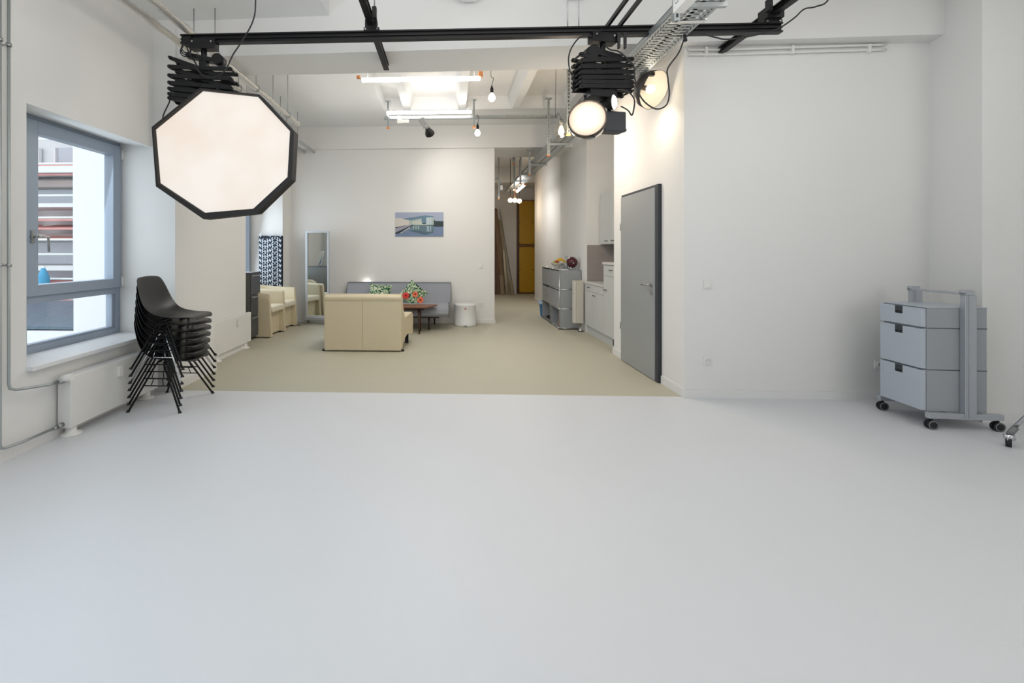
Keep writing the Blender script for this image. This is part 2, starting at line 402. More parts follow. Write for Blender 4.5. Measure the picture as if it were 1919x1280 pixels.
# ------------------------------------------------------------------ grey door
d = struct('door_1', M().box(2.222, 2.259, 5.10, 5.165, 0.0, 2.125).box(2.222, 2.259, 5.165, 6.165, 2.10, 2.125).box(2.235, 2.259, 6.165, 6.175, 0, 2.125), doorf)
leaf = obj('door_leaf', M().box(2.215, 2.255, 5.170, 6.17, .008, 2.098), doorm, d, bevel=.003)
h = M().cyl((2.215, 5.245, 1.035), (2.207, 5.245, 1.035), .026, n=18).cyl((2.207, 5.245, 1.035), (2.165, 5.245, 1.035), .010, n=10)
h.tube([(2.165, 5.245, 1.035), (2.160, 5.27, 1.035), (2.160, 5.40, 1.032)], .010)
obj('door_handle', h, steel, leaf)
obj('lock_rosette', M().cyl((2.215, 5.245, .955), (2.206, 5.245, .955), .026, n=18).box(2.203, 2.208, 5.240, 5.250, .94, .97), steel, leaf)
for z in (.45, 1.72):
    obj('hinge', M().cyl((2.215, 6.178, z-.045), (2.215, 6.178, z+.045), .008, n=10), doorm, d)

# ------------------------------------------------------------------ switches and sockets
def plate(kind, x, y, z, label, rz=0):
    t = thing('light_switch' if kind == 's' else 'power_socket', label, 'switch' if kind == 's' else 'socket', (x, y, z), rz)
    obj('plate', M().box(-.04, .04, -.010, 0, -.04, .04), whitep, t, bevel=.002)
    if kind == 's': obj('rocker', M().box(-.027, .027, -.016, -.010, -.027, .027), whitep, t, bevel=.002)
    else:
        obj('socket_ring', M().lathe([(.024, 0), (.024, .008), (.019, .008), (.019, .001), (.001, .001)], (0, -.010, 0), (0, -1, 0), 20), whitep, t)
        obj('pin_hole', M().cyl((-.009, -.0115, 0), (-.009, -.013, 0), .0025, n=8).cyl((.009, -.0115, 0), (.009, -.013, 0), .0025, n=8), graym, t)
    return t
plate('s', 2.478, 4.62, 1.085, 'white light switch on the grey-white wall right of the door')
plate('p', 2.478, 4.62, .356, 'white power socket low on the wall below the light switch')
plate('p', 4.06, 4.62, .335, 'white power socket beside the rolling drawer unit')
plate('s', .61, 9.24, 1.115, 'small white switch on the back wall beside the hall opening')
plate('p', .62, 9.24, .37, 'white power socket on the back wall beside the pedal bin')
cd = thing('wall_conduit', 'white double cable conduit running high along the right-hand wall', 'conduit', (0, 0, 0))
for z in (3.335, 3.29):
    obj('conduit_pipe', M().tube([(2.29, 4.60, z), (2.62, 4.60, z-.004), (4.02, 4.59, z+.012), (4.10, 4.59, z+.01)], .012), whitep, cd)
for x in (2.45, 2.62, 3.25, 3.95):
    obj('pipe_clip', M().box(x-.012, x+.012, 4.58, 4.62, 3.275, 3.355), whitep, cd)

# ------------------------------------------------------------------ radiators
def radiator(name, label, x0, y0, y1, z0, z1, thick, feet, valve_y, extra=None):
    t = thing(name, label, 'radiator', (x0, y0, 0), 0, 'white panel radiators along the left wall')
    L = y1-y0
    obj('casing', M().box(-thick, 0, 0, L, z0, z1), radm, t, bevel=.004)
    obj('top_grille', M().box(-thick+.012, -.012, .02, L-.02, z1, z1+.004), sillm, t)
    for fy in feet:
        f = obj('foot', M().lathe([(.075, 0), (.073, .010), (.045, .020), (.038, .026), (.036, .078), (.030, .082)], (-.045, fy, 0), n=24), whitep, t)
        obj('bracket', M().box(-.055, -.035, fy-.008, fy+.008, .075, z0+.005), steel, f)
    obj('heat_meter', M().box(0, .025, valve_y-.022, valve_y+.022, z1-.13, z1-.045), whitep, t, bevel=.003)
    return t
r1 = radiator('radiator', 'long white panel radiator under the near window', -2.86, 3.43, 4.50, .065, .455, .10, (.06, .95), .52)
v = M().cyl((-.05, -.005, .43), (-.05, -.06, .43), .020, n=12)
obj('valve', v, steel, r1)
obj('thermostat_knob', M().cyl((-.055, -.035, .452), (.045, -.035, .462), .026, n=18).cyl((-.085, -.035, .449), (-.055, -.035, .452), .018, n=12), whitep, r1)
obj('pipe_union', M().cyl((-.06, -.002, .095), (-.06, -.05, .095), .018, n=10).cyl((-.06, -.05, .095), (-.06, -.085, .093), .013, n=10), steel, r1)
r2 = radiator('radiator', 'long white panel radiator between pillar and filing cabinet', -2.93, 5.46, 6.83, .085, .51, .048+.0, (.4, 1.25), .92)
# heating pipes
def pipe(label, x, y, ztop, pts, clamps):
    t = thing('heating_pipe', label, 'pipe', (x, y, 0), 0)
    obj('riser', M().tube([Vector(p)-Vector((x, y, 0)) for p in pts], .0095, 10), copperp, t)
    for z in clamps:
        c = obj('pipe_clamp', M().lathe([(.013, -.01), (.017, -.01), (.017, .01), (.013, .01)], (0, 0, z), n=14, capped=False), steel, t)
        obj('clamp_stud', M().cyl((-.013, 0, z), (-.045, 0, z), .005, n=8), steel, c)
    return t
pipe('silver riser pipe bending into the radiator top valve', -2.935, 3.01, 4,
     [(-2.935, 3.01, 4.0), (-2.935, 3.01, .52), (-2.933, 3.017, .485), (-2.93, 3.05, .468), (-2.92, 3.12, .458), (-2.91, 3.30, .432), (-2.91, 3.38, .43)], (2.78, 1.31))
pipe('silver riser pipe bending into the radiator bottom union', -2.935, 2.948, 4,
     [(-2.935, 2.948, 4.0), (-2.935, 2.948, .14), (-2.934, 2.955, .112), (-2.93, 2.975, .105), (-2.92, 3.1, .098), (-2.92, 3.36, .095)], (2.79, 1.315))

# ------------------------------------------------------------------ floor-level furniture: stacked chairs
def shell_mesh():
    # centre-line profile (x forward, z up) from the back's top lip to the seat's front lip
    prof = [(-.262, .800), (-.258, .79), (-.240, .72), (-.220, .64), (-.198, .56), (-.165, .490), (-.115, .448), (-.04, .430), (.04, .425), (.11, .428), (.18, .435), (.235, .437), (.268, .430), (.282, .418)]
    hw = [.140, .175, .204, .220, .230, .234, .234, .236, .236, .234, .226, .205, .165, .120]
    side_f = [0, .004, .012, .02, .030, .042, .044, .032, .020, .012, .008, .004, 0, 0]   # edges pulled forward
    side_u = [-.012, -.006, 0, .002, .006, .016, .026, .028, .022, .016, .010, .002, -.004, -.008]  # edges lifted
    P = []
    for (x, z), w, sf, su in zip(prof, hw, side_f, side_u):
        row = []
        for j in range(-6, 7):
            t = j/6; a = abs(t)
            row.append((x+sf*a**2.4, w*math.sin(t*PI/2*.98)*1.0 if False else w*t, z+su*a**2.4))
        P.append(row)
    m = M().grid(P); return m
BASEC = (-2.575, 4.27)
def make_chair():
    t = thing('stacking_chair', '', 'chair', (BASEC[0], BASEC[1], 0), 0.0, 'black shell chairs stacked by the window')
    sh = obj('seat_shell', shell_mesh(), blackp, t, fix=False)
    md = sh.modifiers.new('thick', 'SOLIDIFY'); md.thickness = .009; md.offset = 0
    md = sh.modifiers.new('sub', 'SUBSURF'); md.levels = 1; md.render_levels = 2
    r = .0088
    for s in (-1, 1):
        yt = s*.165; yb = s*.285
        fr = M()
        def at(xe, z):   # leg line point at height z
            k = (.405-z)/.405
            return (xe[0]+(xe[1]-xe[0])*k, yt+(yb-yt)*k, z)
        a = (-.045, -.228); b = (.015, .236)
        obj('leg', M().tube([(-.020, yt-s*.03, .418), (-.035, yt, .412), at(a, .385), at(a, .008)], r), blackm, t)
        obj('leg', M().tube([(.045, yt-s*.03, .412), (.018, yt, .408), at(b, .385), at(b, .008)], r), blackm, t)
        pa = at(a, .275); pb = at(b, .275)
        c = M().tube([pa, pb], .005); p2 = at(a, .215); p3 = at(b, .215)
        c.tube([p2, p3], .0045)
        for q in (.28, .72):
            u0 = Vector(pa).lerp(Vector(pb), q); u1 = Vector(p2).lerp(Vector(p3), q); c.tube([u0, u1], .004)
        obj('stretcher', c, blackm, t)
        for e in (a, b):
            p = at(e, 0); obj('foot_glide', M().lathe([(.016, 0), (.016, .004), (.010, .012), (.008, .02)], p, n=12), rubber, t)
    cr = M()
    for x in (-.05, .12): cr.tube([(x, -.14, .412), (x, .14, .412)], .006)
    obj('seat_brace', cr, blackm, t)
    return t
proto = make_chair()
names = ['black shell chair standing on the floor at the very bottom of the stack',
         'black shell chair second from the floor in the stack',
         'black shell chair third from the floor in the stack',
         'black shell chair in the exact middle of the stack of seven',
         'black shell chair with chrome legs, third from the top of the stack',
         'black shell chair second from the top of the stack',
         'topmost black shell chair of the stack, seat fully in view']
chairs = [proto]
proto['label'] = names[0]
for k in range(1, 7):
    chairs.append(dup(proto, (BASEC[0]+.0045*k, BASEC[1], .0625*k), 0, names[k]))
for ch in chairs[4].children:
    if ch.name.startswith(('leg', 'stretcher')):
        ch.data = ch.data.copy(); ch.data.materials[0] = chrome
        if ch.name.startswith('leg'): ch['label'] = 'chrome leg'

# ------------------------------------------------------------------ filing cabinet
fc = thing('filing_cabinet', 'dark grey three-drawer steel filing cabinet behind the second radiator', 'cabinet', (-3.10, 7.21, 0))
obj('body', M().box(-.60, -.02, 0, .38, .045, 1.06), fcab, fc, bevel=.004)
obj('top_plate', M().box(-.605, .0, -.004, .385, 1.06, 1.075), fcabd, fc, bevel=.003)
for i, (z0, z1) in enumerate(((.055, .38), (.395, .71), (.725, 1.05))):
    dr = obj('drawer', M().box(-.02, .0, .008, .372, z0, z1), fcabd, fc, bevel=.003)
    obj('drawer_handle', M().box(0, .014, .03, .35, z1-.035, z1-.022).box(0, .016, .03, .06, z1-.04, z1-.02), alu, dr)
for x in (-.55, -.06):
    for y in (.05, .33):
        obj('castor', M().cyl((x, y-.012, .024), (x, y+.012, .024), .023, n=14), rubber, fc)
tm = thing('tabletop_mirror', 'small round-cornered tabletop mirror on the filing cabinet, seen in the standing mirror', 'mirror', (-3.46, 7.40, 1.0755), PI+.55)
obj('stand', M().lathe([(.07, 0), (.07, .008), (.012, .014), (.008, .06)], n=20), graym, tm)
# tilted frame
fm = M(); Rm = Matrix.Rotation(math.radians(-14), 4, 'X')
st = len(fm.v); fm.box(-.10, .10, -.006, .006, .02, .33); fm.xf(Matrix.Translation((0, 0, .03)) @ Rm, st)
obj('frame', fm, alu, tm, bevel=.004)
mirrorm = mat('mirror_silver', (232, 238, 238), 0.0, 1.0)
gm = M(); gm.box(-.092, .092, -.0085, -.0065, .028, .322); gm.xf(Matrix.Translation((0, 0, .03)) @ Rm)
obj('mirror_glass', gm, mirrorm, tm)

# ------------------------------------------------------------------ damask panel
dp = thing('damask_panel', 'tall panel covered in black and white damask fabric leaning at the niche', 'panel', (-3.645, 8.84, 0))
damb = mat('black_damask_cloth', (24, 32, 46), 0.85); damw = mat('white_damask_print', (206, 214, 222), 0.85)
obj('panel_board', M().box(0, .455, 0, .07, .02, 1.71), damb, dp, bevel=.015)
pat = M()
def arcstrip(m, cx, cz, r, a0, a1, w, n=6, sy=1):
    P = []
    for i in range(n+1):
        a = math.radians(a0+(a1-a0)*i/n); ww = w*(.45+.55*math.sin(PI*i/n))
        P.append([(cx+math.cos(a)*(r-ww/2), 0, cz+sy*math.sin(a)*(r-ww/2)), (cx+math.cos(a)*(r+ww/2), 0, cz+sy*math.sin(a)*(r+ww/2))])
    o = len(m.v); m.grid(P, 0, False)
    for i in range(o, len(m.v)): x, y, z = m.v[i]; m.v[i] = (x, -.0015, z)
pz = .096
for i in range(18):
    z = .06+i*pz
    for ccx, fl in ((.125, 0), (.315, 1)):
        zz = z+(pz/2 if fl else 0)
        if zz > 1.65: continue
        for s in (-1, 1):
            sa_ = 1 if not fl else -1
            arcstrip(pat, ccx+s*.026, zz+.030*sa_, .024, 90-s*0, 90-s*200, .016)
            arcstrip(pat, ccx+s*.040, zz-.012*sa_, .018, 90+s*20, 90-s*190, .018)
            arcstrip(pat, ccx+s*.014, zz-.028*sa_, .020, 70, 70+s*170, .013)
        arcstrip(pat, ccx, zz+.012, .010, 0, 359, .014, 8)
        arcstrip(pat, ccx, zz-.040*sa_, .006, 0, 359, .010, 6)
    for ccx in (.030, .220, .415):
        zz = z+pz*.25
        for s in (-1, 1):
            arcstrip(pat, ccx+s*.010, zz+s*.018, .017, 30+90*s, 30+90*s+230, .020, 7)
obj('damask_print', pat, damw, dp, fix=False)['kind'] = 'stuff'
obj('hanging_loop', M().tube([(.05, .03, 1.705), (.055, .03, 1.745), (.065, .03, 1.705)], .003), blackm, dp)

# ------------------------------------------------------------------ tub chairs
def make_tub():
    t = thing('tub_chair', '', 'armchair', (0, 0, 0), 0, 'cream leather tub chairs by the back wall')
    # plan path of the shell, open to +x ; local y from -.33 to .33
    path = []
    n = 18
    for i in range(n+1):
        a = PI/2+PI*i/n
        path.append((-.18+math.cos(a)*.30, math.sin(a)*.30))
    path = [(.27, .30), (.14, .305), (0, .305)]+path+[(0, -.305), (.14, -.305), (.27, -.30)]
    N = len(path)
    def ring(off, inner=False):
        out = []
        for i, (x, y) in enumerate(path):
            x0, y0 = path[max(i-1, 0)]; x1, y1 = path[min(i+1, N-1)]
            dx, dy = x1-x0, y1-y0; L = math.hypot(dx, dy); nx, ny = dy/L, -dx/L
            out.append((x+nx*off, y+ny*off))
        return out
    o_ = ring(.025); i_ = ring(-.045)
    if sum((p[0]+.1)**2+p[1]**2 for p in o_) < sum((p[0]+.1)**2+p[1]**2 for p in i_): o_, i_ = i_, o_
    m = M(); rows = []
    def top(i): 
        a = abs(i-(N-1)/2)/((N-1)/2)
        return .775-.055*max(0, a-.35)/.65
    def sh(i, z):  # front edges run forward towards the floor
        a = abs(i-(N-1)/2)/((N-1)/2)
        return (.045*(1-z/.75) - .02) if a > .93 else 0
    P = []
    for zf, flare in ((0, -.012), (.45, 0), (.85, .012), (.97, .016)):
        P.append([(o_[i][0]*(1+flare)+sh(i, zf*top(i)), o_[i][1]*(1+flare), .02+zf*(top(i)-.02)) for i in range(N)])
    P.append([((o_[i][0]+i_[i][0])/2+sh(i, top(i)), (o_[i][1]+i_[i][1])/2, top(i)+.008) for i in range(N)])
    for zf in (.97, .5, 0):
        P.append([(i_[i][0]+sh(i, zf*top(i)), i_[i][1], .02+zf*(top(i)-.02)) for i in range(N)])
    m.grid(P)
    for e in (0, N-1):
        m.add([r[e] for r in P], [tuple(range(len(P)))], 0)
    s = obj('shell', m, cream, t)
    obj('seat_cushion', M().prism([(.30, .245), (.30, -.245), (-.20, -.235), (-.36, -.14), (-.36, .14), (-.20, .235)], .40, .505), creamin, t, bevel=.03)
    obj('front_apron', M().prismx([(-.25, .03), (.25, .03), (.25, .40), (-.25, .40)], .17, .20), cream, t)
    for x in (-.3, .22):
        for y in (-.24, .24): obj('foot', M().cyl((x, y, 0), (x, y, .025), .015, n=8), rubber, t)
    return t
tub = make_tub()
tub['label'] = 'cream leather tub chair next to the filing cabinet'; tub.location = (-3.17, 7.83, 0); tub.rotation_euler = (0, 0, -.03)
dup(tub, (-3.19, 8.50, 0), -.05, 'cream leather tub chair farther back, next to the damask panel')

# ------------------------------------------------------------------ standing mirror
sm = thing('standing_mirror', 'tall wheeled mirror in a silver frame against the back wall', 'mirror', (-2.53, 8.92, 0), math.radians(-8.5))
silver = mat('silver_frame_paint', (196, 202, 208), 0.35, 0.3)
fr = M().box(-.24, -.205, -.02, .02, .14, 1.80).box(.205, .24, -.02, .02, .14, 1.80).box(-.205, .205, -.02, .02, 1.765, 1.80).box(-.205, .205, -.02, .02, .14, .175)
obj('frame', fr, silver, sm, bevel=.003)
obj('backboard', M().box(-.205, .205, .004, .018, .175, 1.765), graym, sm)
obj('mirror_glass', M().box(-.205, .205, -.002, .002, .175, 1.765), mirrorm, sm)
obj('base_rail', M().box(-.30, .30, -.025, .025, .085, .14), alu, sm, bevel=.006)
obj('cross_foot', M().box(-.30, -.26, -.22, .22, .06, .09).box(.26, .30, -.22, .22, .06, .09), alu, sm, bevel=.006)
for x in (-.28, .28):
    for y in (-.19, .19): obj('castor', M().cyl((x-.01, y, .026), (x+.01, y, .026), .026, n=14).bar((x, y, .03), (x, y, .07), .012, .02), graym, sm)

# ------------------------------------------------------------------ grey sofa, lamp, cushions
so = thing('daybed_sofa', 'long grey wool sofa with dark wooden legs against the back wall', 'sofa', (-.985, 8.72, 0))
def cushion_prism(poly, x0, x1): return M().prismx(poly, x0, x1)
obj('backrest', cushion_prism([(.16, .43), (.27, .43), (.475, .79), (.46, .815), (.36, .80)], -1.0, 1.02), greyfab, so, bevel=.02)
obj('seat', cushion_prism([(-.38, .245), (-.43, .30), (-.41, .38), (-.30, .455), (.0, .46), (.26, .44), (.26, .30), (-.20, .235)], -.98, .98), greyfab, so, bevel=.02)
for x in (-.98, .98):
    obj('piping', M().tube([(x, -.38, .245), (x, -.43, .30), (x, -.41, .38), (x, -.30, .455), (x, .0, .46), (x, .26, .44)], .006, 6), piping, so)
obj('piping', M().tube([(1.02, .16, .44), (1.02, .36, .80), (-1.0, .36, .80), (-1.0, .16, .44)], .005, 6), piping, so)
obj('frame_rail', M().box(-.8, .8, -.25, -.22, .205, .24).box(-.8, .8, .20, .23, .22, .30), woodd, so)
for x in (-.62, .62):
    obj('leg', M().cyl((x, -.30, .0), (x, -.24, .25), .014, .020, n=12), woodd, so)
    obj('leg', M().cyl((x+.08, .38, .0), (x+.08, .22, .30), .014, .020, n=12), woodd, so)
# cushions
def leafmat(name, seed, reds):
    m = bpy.data.materials.new(name); m.use_nodes = True; nt = m.node_tree; b = nt.nodes['Principled BSDF']; b.inputs['Roughness'].default_value = .9
    tc = nt.nodes.new('ShaderNodeTexCoord'); mp = nt.nodes.new('ShaderNodeMapping'); mp.inputs['Location'].default_value = (seed, seed*2, seed); mp.inputs['Scale'].default_value = (1, 1, 1.6)
    nt.links.new(tc.outputs['Object'], mp.inputs[0])
    w = nt.nodes.new('ShaderNodeTexNoise'); w.inputs['Scale'].default_value = 17; w.inputs['Detail'].default_value = 1.5; w.inputs['Distortion'].default_value = 1.4
    nt.links.new(mp.outputs[0], w.inputs['Vector'])
    cr = nt.nodes.new('ShaderNodeValToRGB'); cr.color_ramp.interpolation = 'CONSTANT'
    el = cr.color_ramp.elements; el[0].color = lin((24, 66, 48))+(1,); el[1].position = .42; el[1].color = lin((54, 122, 70))+(1,)
    for p, c in ((.50, (226, 226, 208)), (.58, (128, 160, 92)), (.66, (24, 70, 48))): e = el.new(p); e.color = lin(c)+(1,)
    nt.links.new(w.outputs['Fac'], cr.inputs[0]); nt.links.new(cr.outputs[0], b.inputs['Base Color'])
    MATS[name] = m; return m
leafm = leafmat('green_leaf_print', 1.3, False); leafm2 = leafmat('dark_leaf_print', 4.1, False)
flred = mat('red_flower_print', (214, 66, 62), .9, var=.25, vscale=40); flor = mat('orange_flower_print', (224, 116, 84), .9, var=.25, vscale=40); fly = mat('dark_flower_centre', (120, 30, 30), .9)
def pillow(w, th):
    P = []; n = 10; top = []; bot = []
    for i in range(n+1):
        ra = []; rb = []
        for j in range(n+1):
            u = -1+2*i/n; v_ = -1+2*j/n
            k = (1-abs(u)**2.6)*(1-abs(v_)**2.6); pin = 1-.07*(1-abs(u)**2)*abs(v_)**2; pin2 = 1-.07*(1-abs(v_)**2)*abs(u)**2
            x = u*w/2*pin2; z = v_*w/2*pin; hgt = th/2*max(k, 0)**.55
            ra.append((x, -hgt-.002, z)); rb.append((x, hgt+.002, z))
        top.append(ra); bot.append(rb)
    m = M().grid(top); m.grid(bot)
    return m
c1 = thing('leaf_cushion', 'green leaf-print cushion slumped on the grey sofa behind the cream settee', 'cushion', (-1.30, 8.70, .475), 0)
pm = pillow(.42, .13); pm.xf(Matrix.Translation((0, 0, .1)) @ Matrix.Rotation(math.radians(-38), 4, 'X') @ Matrix.Rotation(math.radians(4), 4, 'Y'))
pm.xf(Matrix.Translation((0, 0, .045)))
obj('cover', pm, leafm, c1)
c2_ = thing('floral_cushion', 'red and orange floral cushion standing on its corner on the grey sofa', 'cushion', (-.615, 8.66, .50), 0)
TM = Matrix.Translation((-.06, .03, .115)) @ Matrix.Rotation(math.radians(-18), 4, 'X') @ Matrix.Rotation(math.radians(40), 4, 'Y')
pm = pillow(.40, .13); pm.xf(TM)
pc = obj('cover', pm, leafm2, c2_)
for (fx, fz, fr_, mt) in ((.12, .10, .052, flor), (.15, -.06, .05, flor), (-.08, -.10, .062, flred), (.02, .0, .0, flred)):
    if fr_ <= 0: continue
fcs = [(-.165, .075, .072, flred), (.01, .10, .062, flor), (.105, -.005, .070, flor)]
for (fx, fz, rr, mt) in fcs:
    fm_ = M()
    n = 10; ring_ = []
    for i in range(n*2):
        a = PI*i/n; r_ = rr*(1 if i % 2 == 0 else .72)
        ring_.append((math.cos(a)*r_, math.sin(a)*r_))
    fm_.prismy(ring_, -.004, 0, 0); fm_.prismy([(math.cos(a)*rr*.28, math.sin(a)*rr*.28) for a in [2*PI*i/8 for i in range(8)]], -.006, -.004, 1)
    fm_.xf(Matrix.Translation((fx-.02, -.062+abs(fx)*.10, fz+.02)) @ Matrix.Rotation(math.radians(-14), 4, 'X'))
    obj('flower_print', fm_, [mt, fly], pc)
# low lamp behind sofa
ll = thing('uplight_lamp', 'small floor uplight hidden behind the grey sofa, glowing on the wall', 'lamp', (-1.66, 9.195, .0))
obj('lamp_base', M().lathe([(.035, 0), (.035, .02), (.006, .03), (.006, .64), (.022, .66), (.028, .73)], n=16), blackm, ll)
warmb = mat('warm_bulb_glow', (255, 240, 210), .5, emit=(1.0, .86, .66), es=30)
obj('bulb', M().ball((0, 0, .745), .016, 12), warmb, ll)

# ------------------------------------------------------------------ coffee table
ct = thing('coffee_table', 'brown wooden coffee table between the settee and the grey sofa', 'table', (-.85, 8.13, 0))
tp = [(.66, -.0), (.47, -.245), (-.47, -.245), (-.66, 0), (-.47, .245), (.47, .245)]
obj('tabletop', M().prism([(.46, -.22), (.64, .16), (.60, .22), (-.60, .22), (-.64, .16), (-.46, -.22)], .445, .468), wood, ct, bevel=.006)
obj('apron', M().box(-.40, .40, -.10, -.08, .40, .445).box(-.40, .40, .08, .10, .40, .445).box(-.42, -.40, -.1, .1, .40, .445).box(.40, .42, -.1, .1, .40, .445), woodd, ct)
for x in (-.34, .34):
    for y in (-.16, .14):
        obj('leg', M().cyl((x, y, 0), (x*.97, y*.9, .445), .012, .019, n=12), woodd, ct)

# ------------------------------------------------------------------ cream settee seen from behind
se = thing('cream_settee', 'cream leather settee with its plain back to the camera', 'sofa', (-1.215, 6.53, 0))
def settee_body():
    # side profile in (y,z): back face near, seat front far, scooped underside
    return [(.0, .012), (.035, .02), (.13, .02), (.26, .13), (.42, .175), (.62, .14), (.76, .12), (.80, .18), (.82, .36), (.79, .44), (.70, .475), (.28, .455), (.20, .60), (.165, .765), (.12, .80), (.03, .795), (-.012, .765), (.0, .70)]
sbm = M().prismx(settee_body(), -.545, .545)
sbm.v = [(x*(1+.19*min(1, max(0, (y-.12)/.6))), y, z) for x, y, z in sbm.v]
obj('upholstered_body', sbm, cream, se, bevel=.018)
obj('top_roll', M().cyl((-.547, .075, .755), (.547, .075, .755), .052, n=20), cream, se)
seam = mat('leather_seam', (170, 152, 118), .7)
obj('back_seam', M().box(-.002, .002, -.003, .004, .03, .72), seam, se)
obj('back_seam', M().box(-.545, .545, -.004, .004, .715, .719), seam, se)
for x in (-.56, .56):
    obj('foot', M().box(x-.025, x+.025, .66, .72, 0, .15), rubber, se)
    obj('foot', M().box(x-.02, x+.02, .04, .08, 0, .025), rubber, se)

# ------------------------------------------------------------------ pedal bin
pb = thing('pedal_bin', 'round white metal pedal bin beside the grey sofa', 'bin', (.300, 8.98, 0))
binw = mat('white_bin_enamel', (226, 227, 226), 0.3)
obj('body', M().lathe([(.205, 0), (.212, .01), (.212, .055), (.208, .06), (.208, .365), (.213, .375), (.213, .385)], n=40), binw, pb)
obj('lid', M().lathe([(.214, .385), (.216, .392), (.212, .412), (.18, .422), (.001, .426)], n=40), binw, pb)
dm = M(); dm.add([(-.028, -.2105, .335), (0, -.2125, .318), (.028, -.2105, .335), (0, -.2125, .352)], [(0, 1, 2, 3)])
obj('badge', dm, mat('red_badge', (170, 40, 40), .4), pb, fix=False)
b2 = M().box(-.016, .016, -.2135, -.2128, .333, .337)
obj('badge_bar', b2, whitep, pb)
obj('pedal', M().box(-.03, .025, -.255, -.215, .018, .024).bar((0, -.215, .022), (.02, -.19, .05), .02, .006), steel, pb)

# ------------------------------------------------------------------ picture on back wall
pc_ = thing('wall_print', 'unframed blue photo print of a glass pavilion by water on the back wall', 'picture', (-.59, 9.24, 1.94))
PW, PH = .95, .475
obj('canvas', M().box(-PW/2, PW/2, -.02, 0, -PH/2, PH/2), mat('print_edge_white', (210, 210, 214), .6), pc_)
pk = [mat('print_sky', (160, 168, 190), .5, var=.03, vscale=3), mat('print_roof', (98, 128, 148), .5), mat('print_pavilion', (168, 182, 176), .5, var=.10, vscale=18, stretch=(1, 1, .08)),
      mat('print_pale_wall', (206, 200, 192), .5, var=.1, vscale=9, stretch=(1, 1, .1)), mat('print_trees', (32, 50, 52), .5, var=.2, vscale=20), mat('print_water', (112, 130, 160), .5, var=.06, vscale=5),
      mat('print_deck', (150, 152, 166), .5), mat('print_dark_edge', (42, 46, 60), .5), mat('print_reflection', (92, 118, 126), .5, var=.10, vscale=16, stretch=(1, 1, .08)), mat('print_bright', (208, 204, 186), .5, var=.12, vscale=30),
      mat('print_roof_reflection', (72, 100, 112), .5), mat('print_column', (190, 206, 222), .5)]
pp = M(); lay = [0]
def pq(pts, mi):
    lay[0] += 1; y = -.0202-.00004*lay[0]
    # pts in picture fractions of its width/height from the top left
    vs = [(-PW/2+a*PW, y, PH/2-b*PH) for a, b in pts]
    pp.add(vs, [tuple(range(len(vs)))], mi)
pq([(0, 0), (1, 0), (1, .6), (0, .6)], 0)
pq([(0, .6), (1, .6), (1, 1), (0, 1)], 5); pq([(0, .5), (1, .5), (1, .62), (0, .62)], 5)
pq([(.79, .37), (.81, .31), (.83, .36), (1, .37), (1, .6), (.66, .6), (.66, .36)], 4)
pq([(.24, .60), (.62, .93), (.80, .84), (.80, .55), (.38, .52)], 8)
pq([(.24, .74), (.62, .94), (.80, .84), (.80, .80), (.62, .80), (.4, .74)], 10)
pq([(0, .24), (.16, .25), (.35, .35), (.35, .52), (.22, .54), (0, .63)], 3)
pq([(.28, .34), (.62, .20), (.80, .22), (.80, .52), (.30, .53)], 2)
pq([(.14, .27), (.62, .13), (.80, .17), (.80, .20), (.62, .22), (.33, .34)], 1)
pq([(.54, .22), (.64, .22), (.64, .50), (.56, .50)], 1)
for a in (.66, .69, .73): pq([(a, .21), (a+.014, .21), (a+.014, .51), (a, .51)], 11)
for a in (.37, .42, .47, .51): pq([(a, .36), (a+.025, .35), (a+.025, .50), (a, .51)], 9)
for a in (.37, .42, .47): pq([(a, .56), (a+.022, .56), (a+.022, .70), (a, .69)], 2)
for a in (.66, .69, .73): pq([(a, .56), (a+.012, .56), (a+.012, .80), (a, .80)], 11)
pq([(.56, .48), (.64, .48), (.65, .52), (.56, .52)], 9); pq([(.57, .44), (.64, .46), (.62, .50), (.58, .49)], 4)
pq([(0, .63), (.24, .54), (.34, .51), (.38, .51), (0, .86)], 6)
pq([(0, .84), (.36, .515), (.39, .515), (.06, .89), (0, .88)], 7); pq([(0, .62), (.22, .54), (.22, .555), (0, .66)], 4)
for a, b in ((.13, .84), (.19, .76), (.24, .70), (.28, .65)): pq([(a-.02, b+.02), (a+.01, b-.04), (a+.03, b-.04), (a, b+.03)], 9)
obj('printed_image', pp, pk, pc_, fix=False)

# ------------------------------------------------------------------ grey modular sideboard
us = thing('modular_sideboard', 'grey lacquered sideboard with chrome tubes, two tiers of flaps above open bays', 'sideboard', (1.985, 8.56, 0))
UX, UY = .375, 1.53; ZL = [.022, .37, .722, 1.075]
fr = M()
for x in (0, UX):
    for y in (0, UY/2, UY):
        fr.cyl((x, y, .01), (x, y, ZL[3]), .0085, n=8)
        for z in ZL: fr.ball((x, y, z), .012, 8)
    for z in ZL: fr.cyl((x, 0, z), (x, UY, z), .0085, n=8)
for y in (0, UY/2, UY):
    for z in ZL: fr.cyl((0, y, z), (UX, y, z), .0085, n=8)
obj('tube_frame', fr, chrome, us)
for i in range(3):
    obj('side_panel', M().box(.010, UX-.010, -.004, .004, ZL[i]+.010, ZL[i+1]-.010), usm, us)
    obj('side_panel', M().box(.010, UX-.010, UY-.004, UY+.004, ZL[i]+.010, ZL[i+1]-.010), usm, us)
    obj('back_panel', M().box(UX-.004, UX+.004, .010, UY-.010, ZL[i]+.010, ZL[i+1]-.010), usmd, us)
for z in ZL:
    for k in (0, 1):
        obj('shelf_panel', M().box(.010, UX-.010, .010+k*UY/2, (k+1)*UY/2-.010, z-.006, z+.006), usm, us)
obj('divider', M().box(.010, UX-.010, UY/2-.003, UY/2+.003, ZL[0], ZL[1]), usm, us)
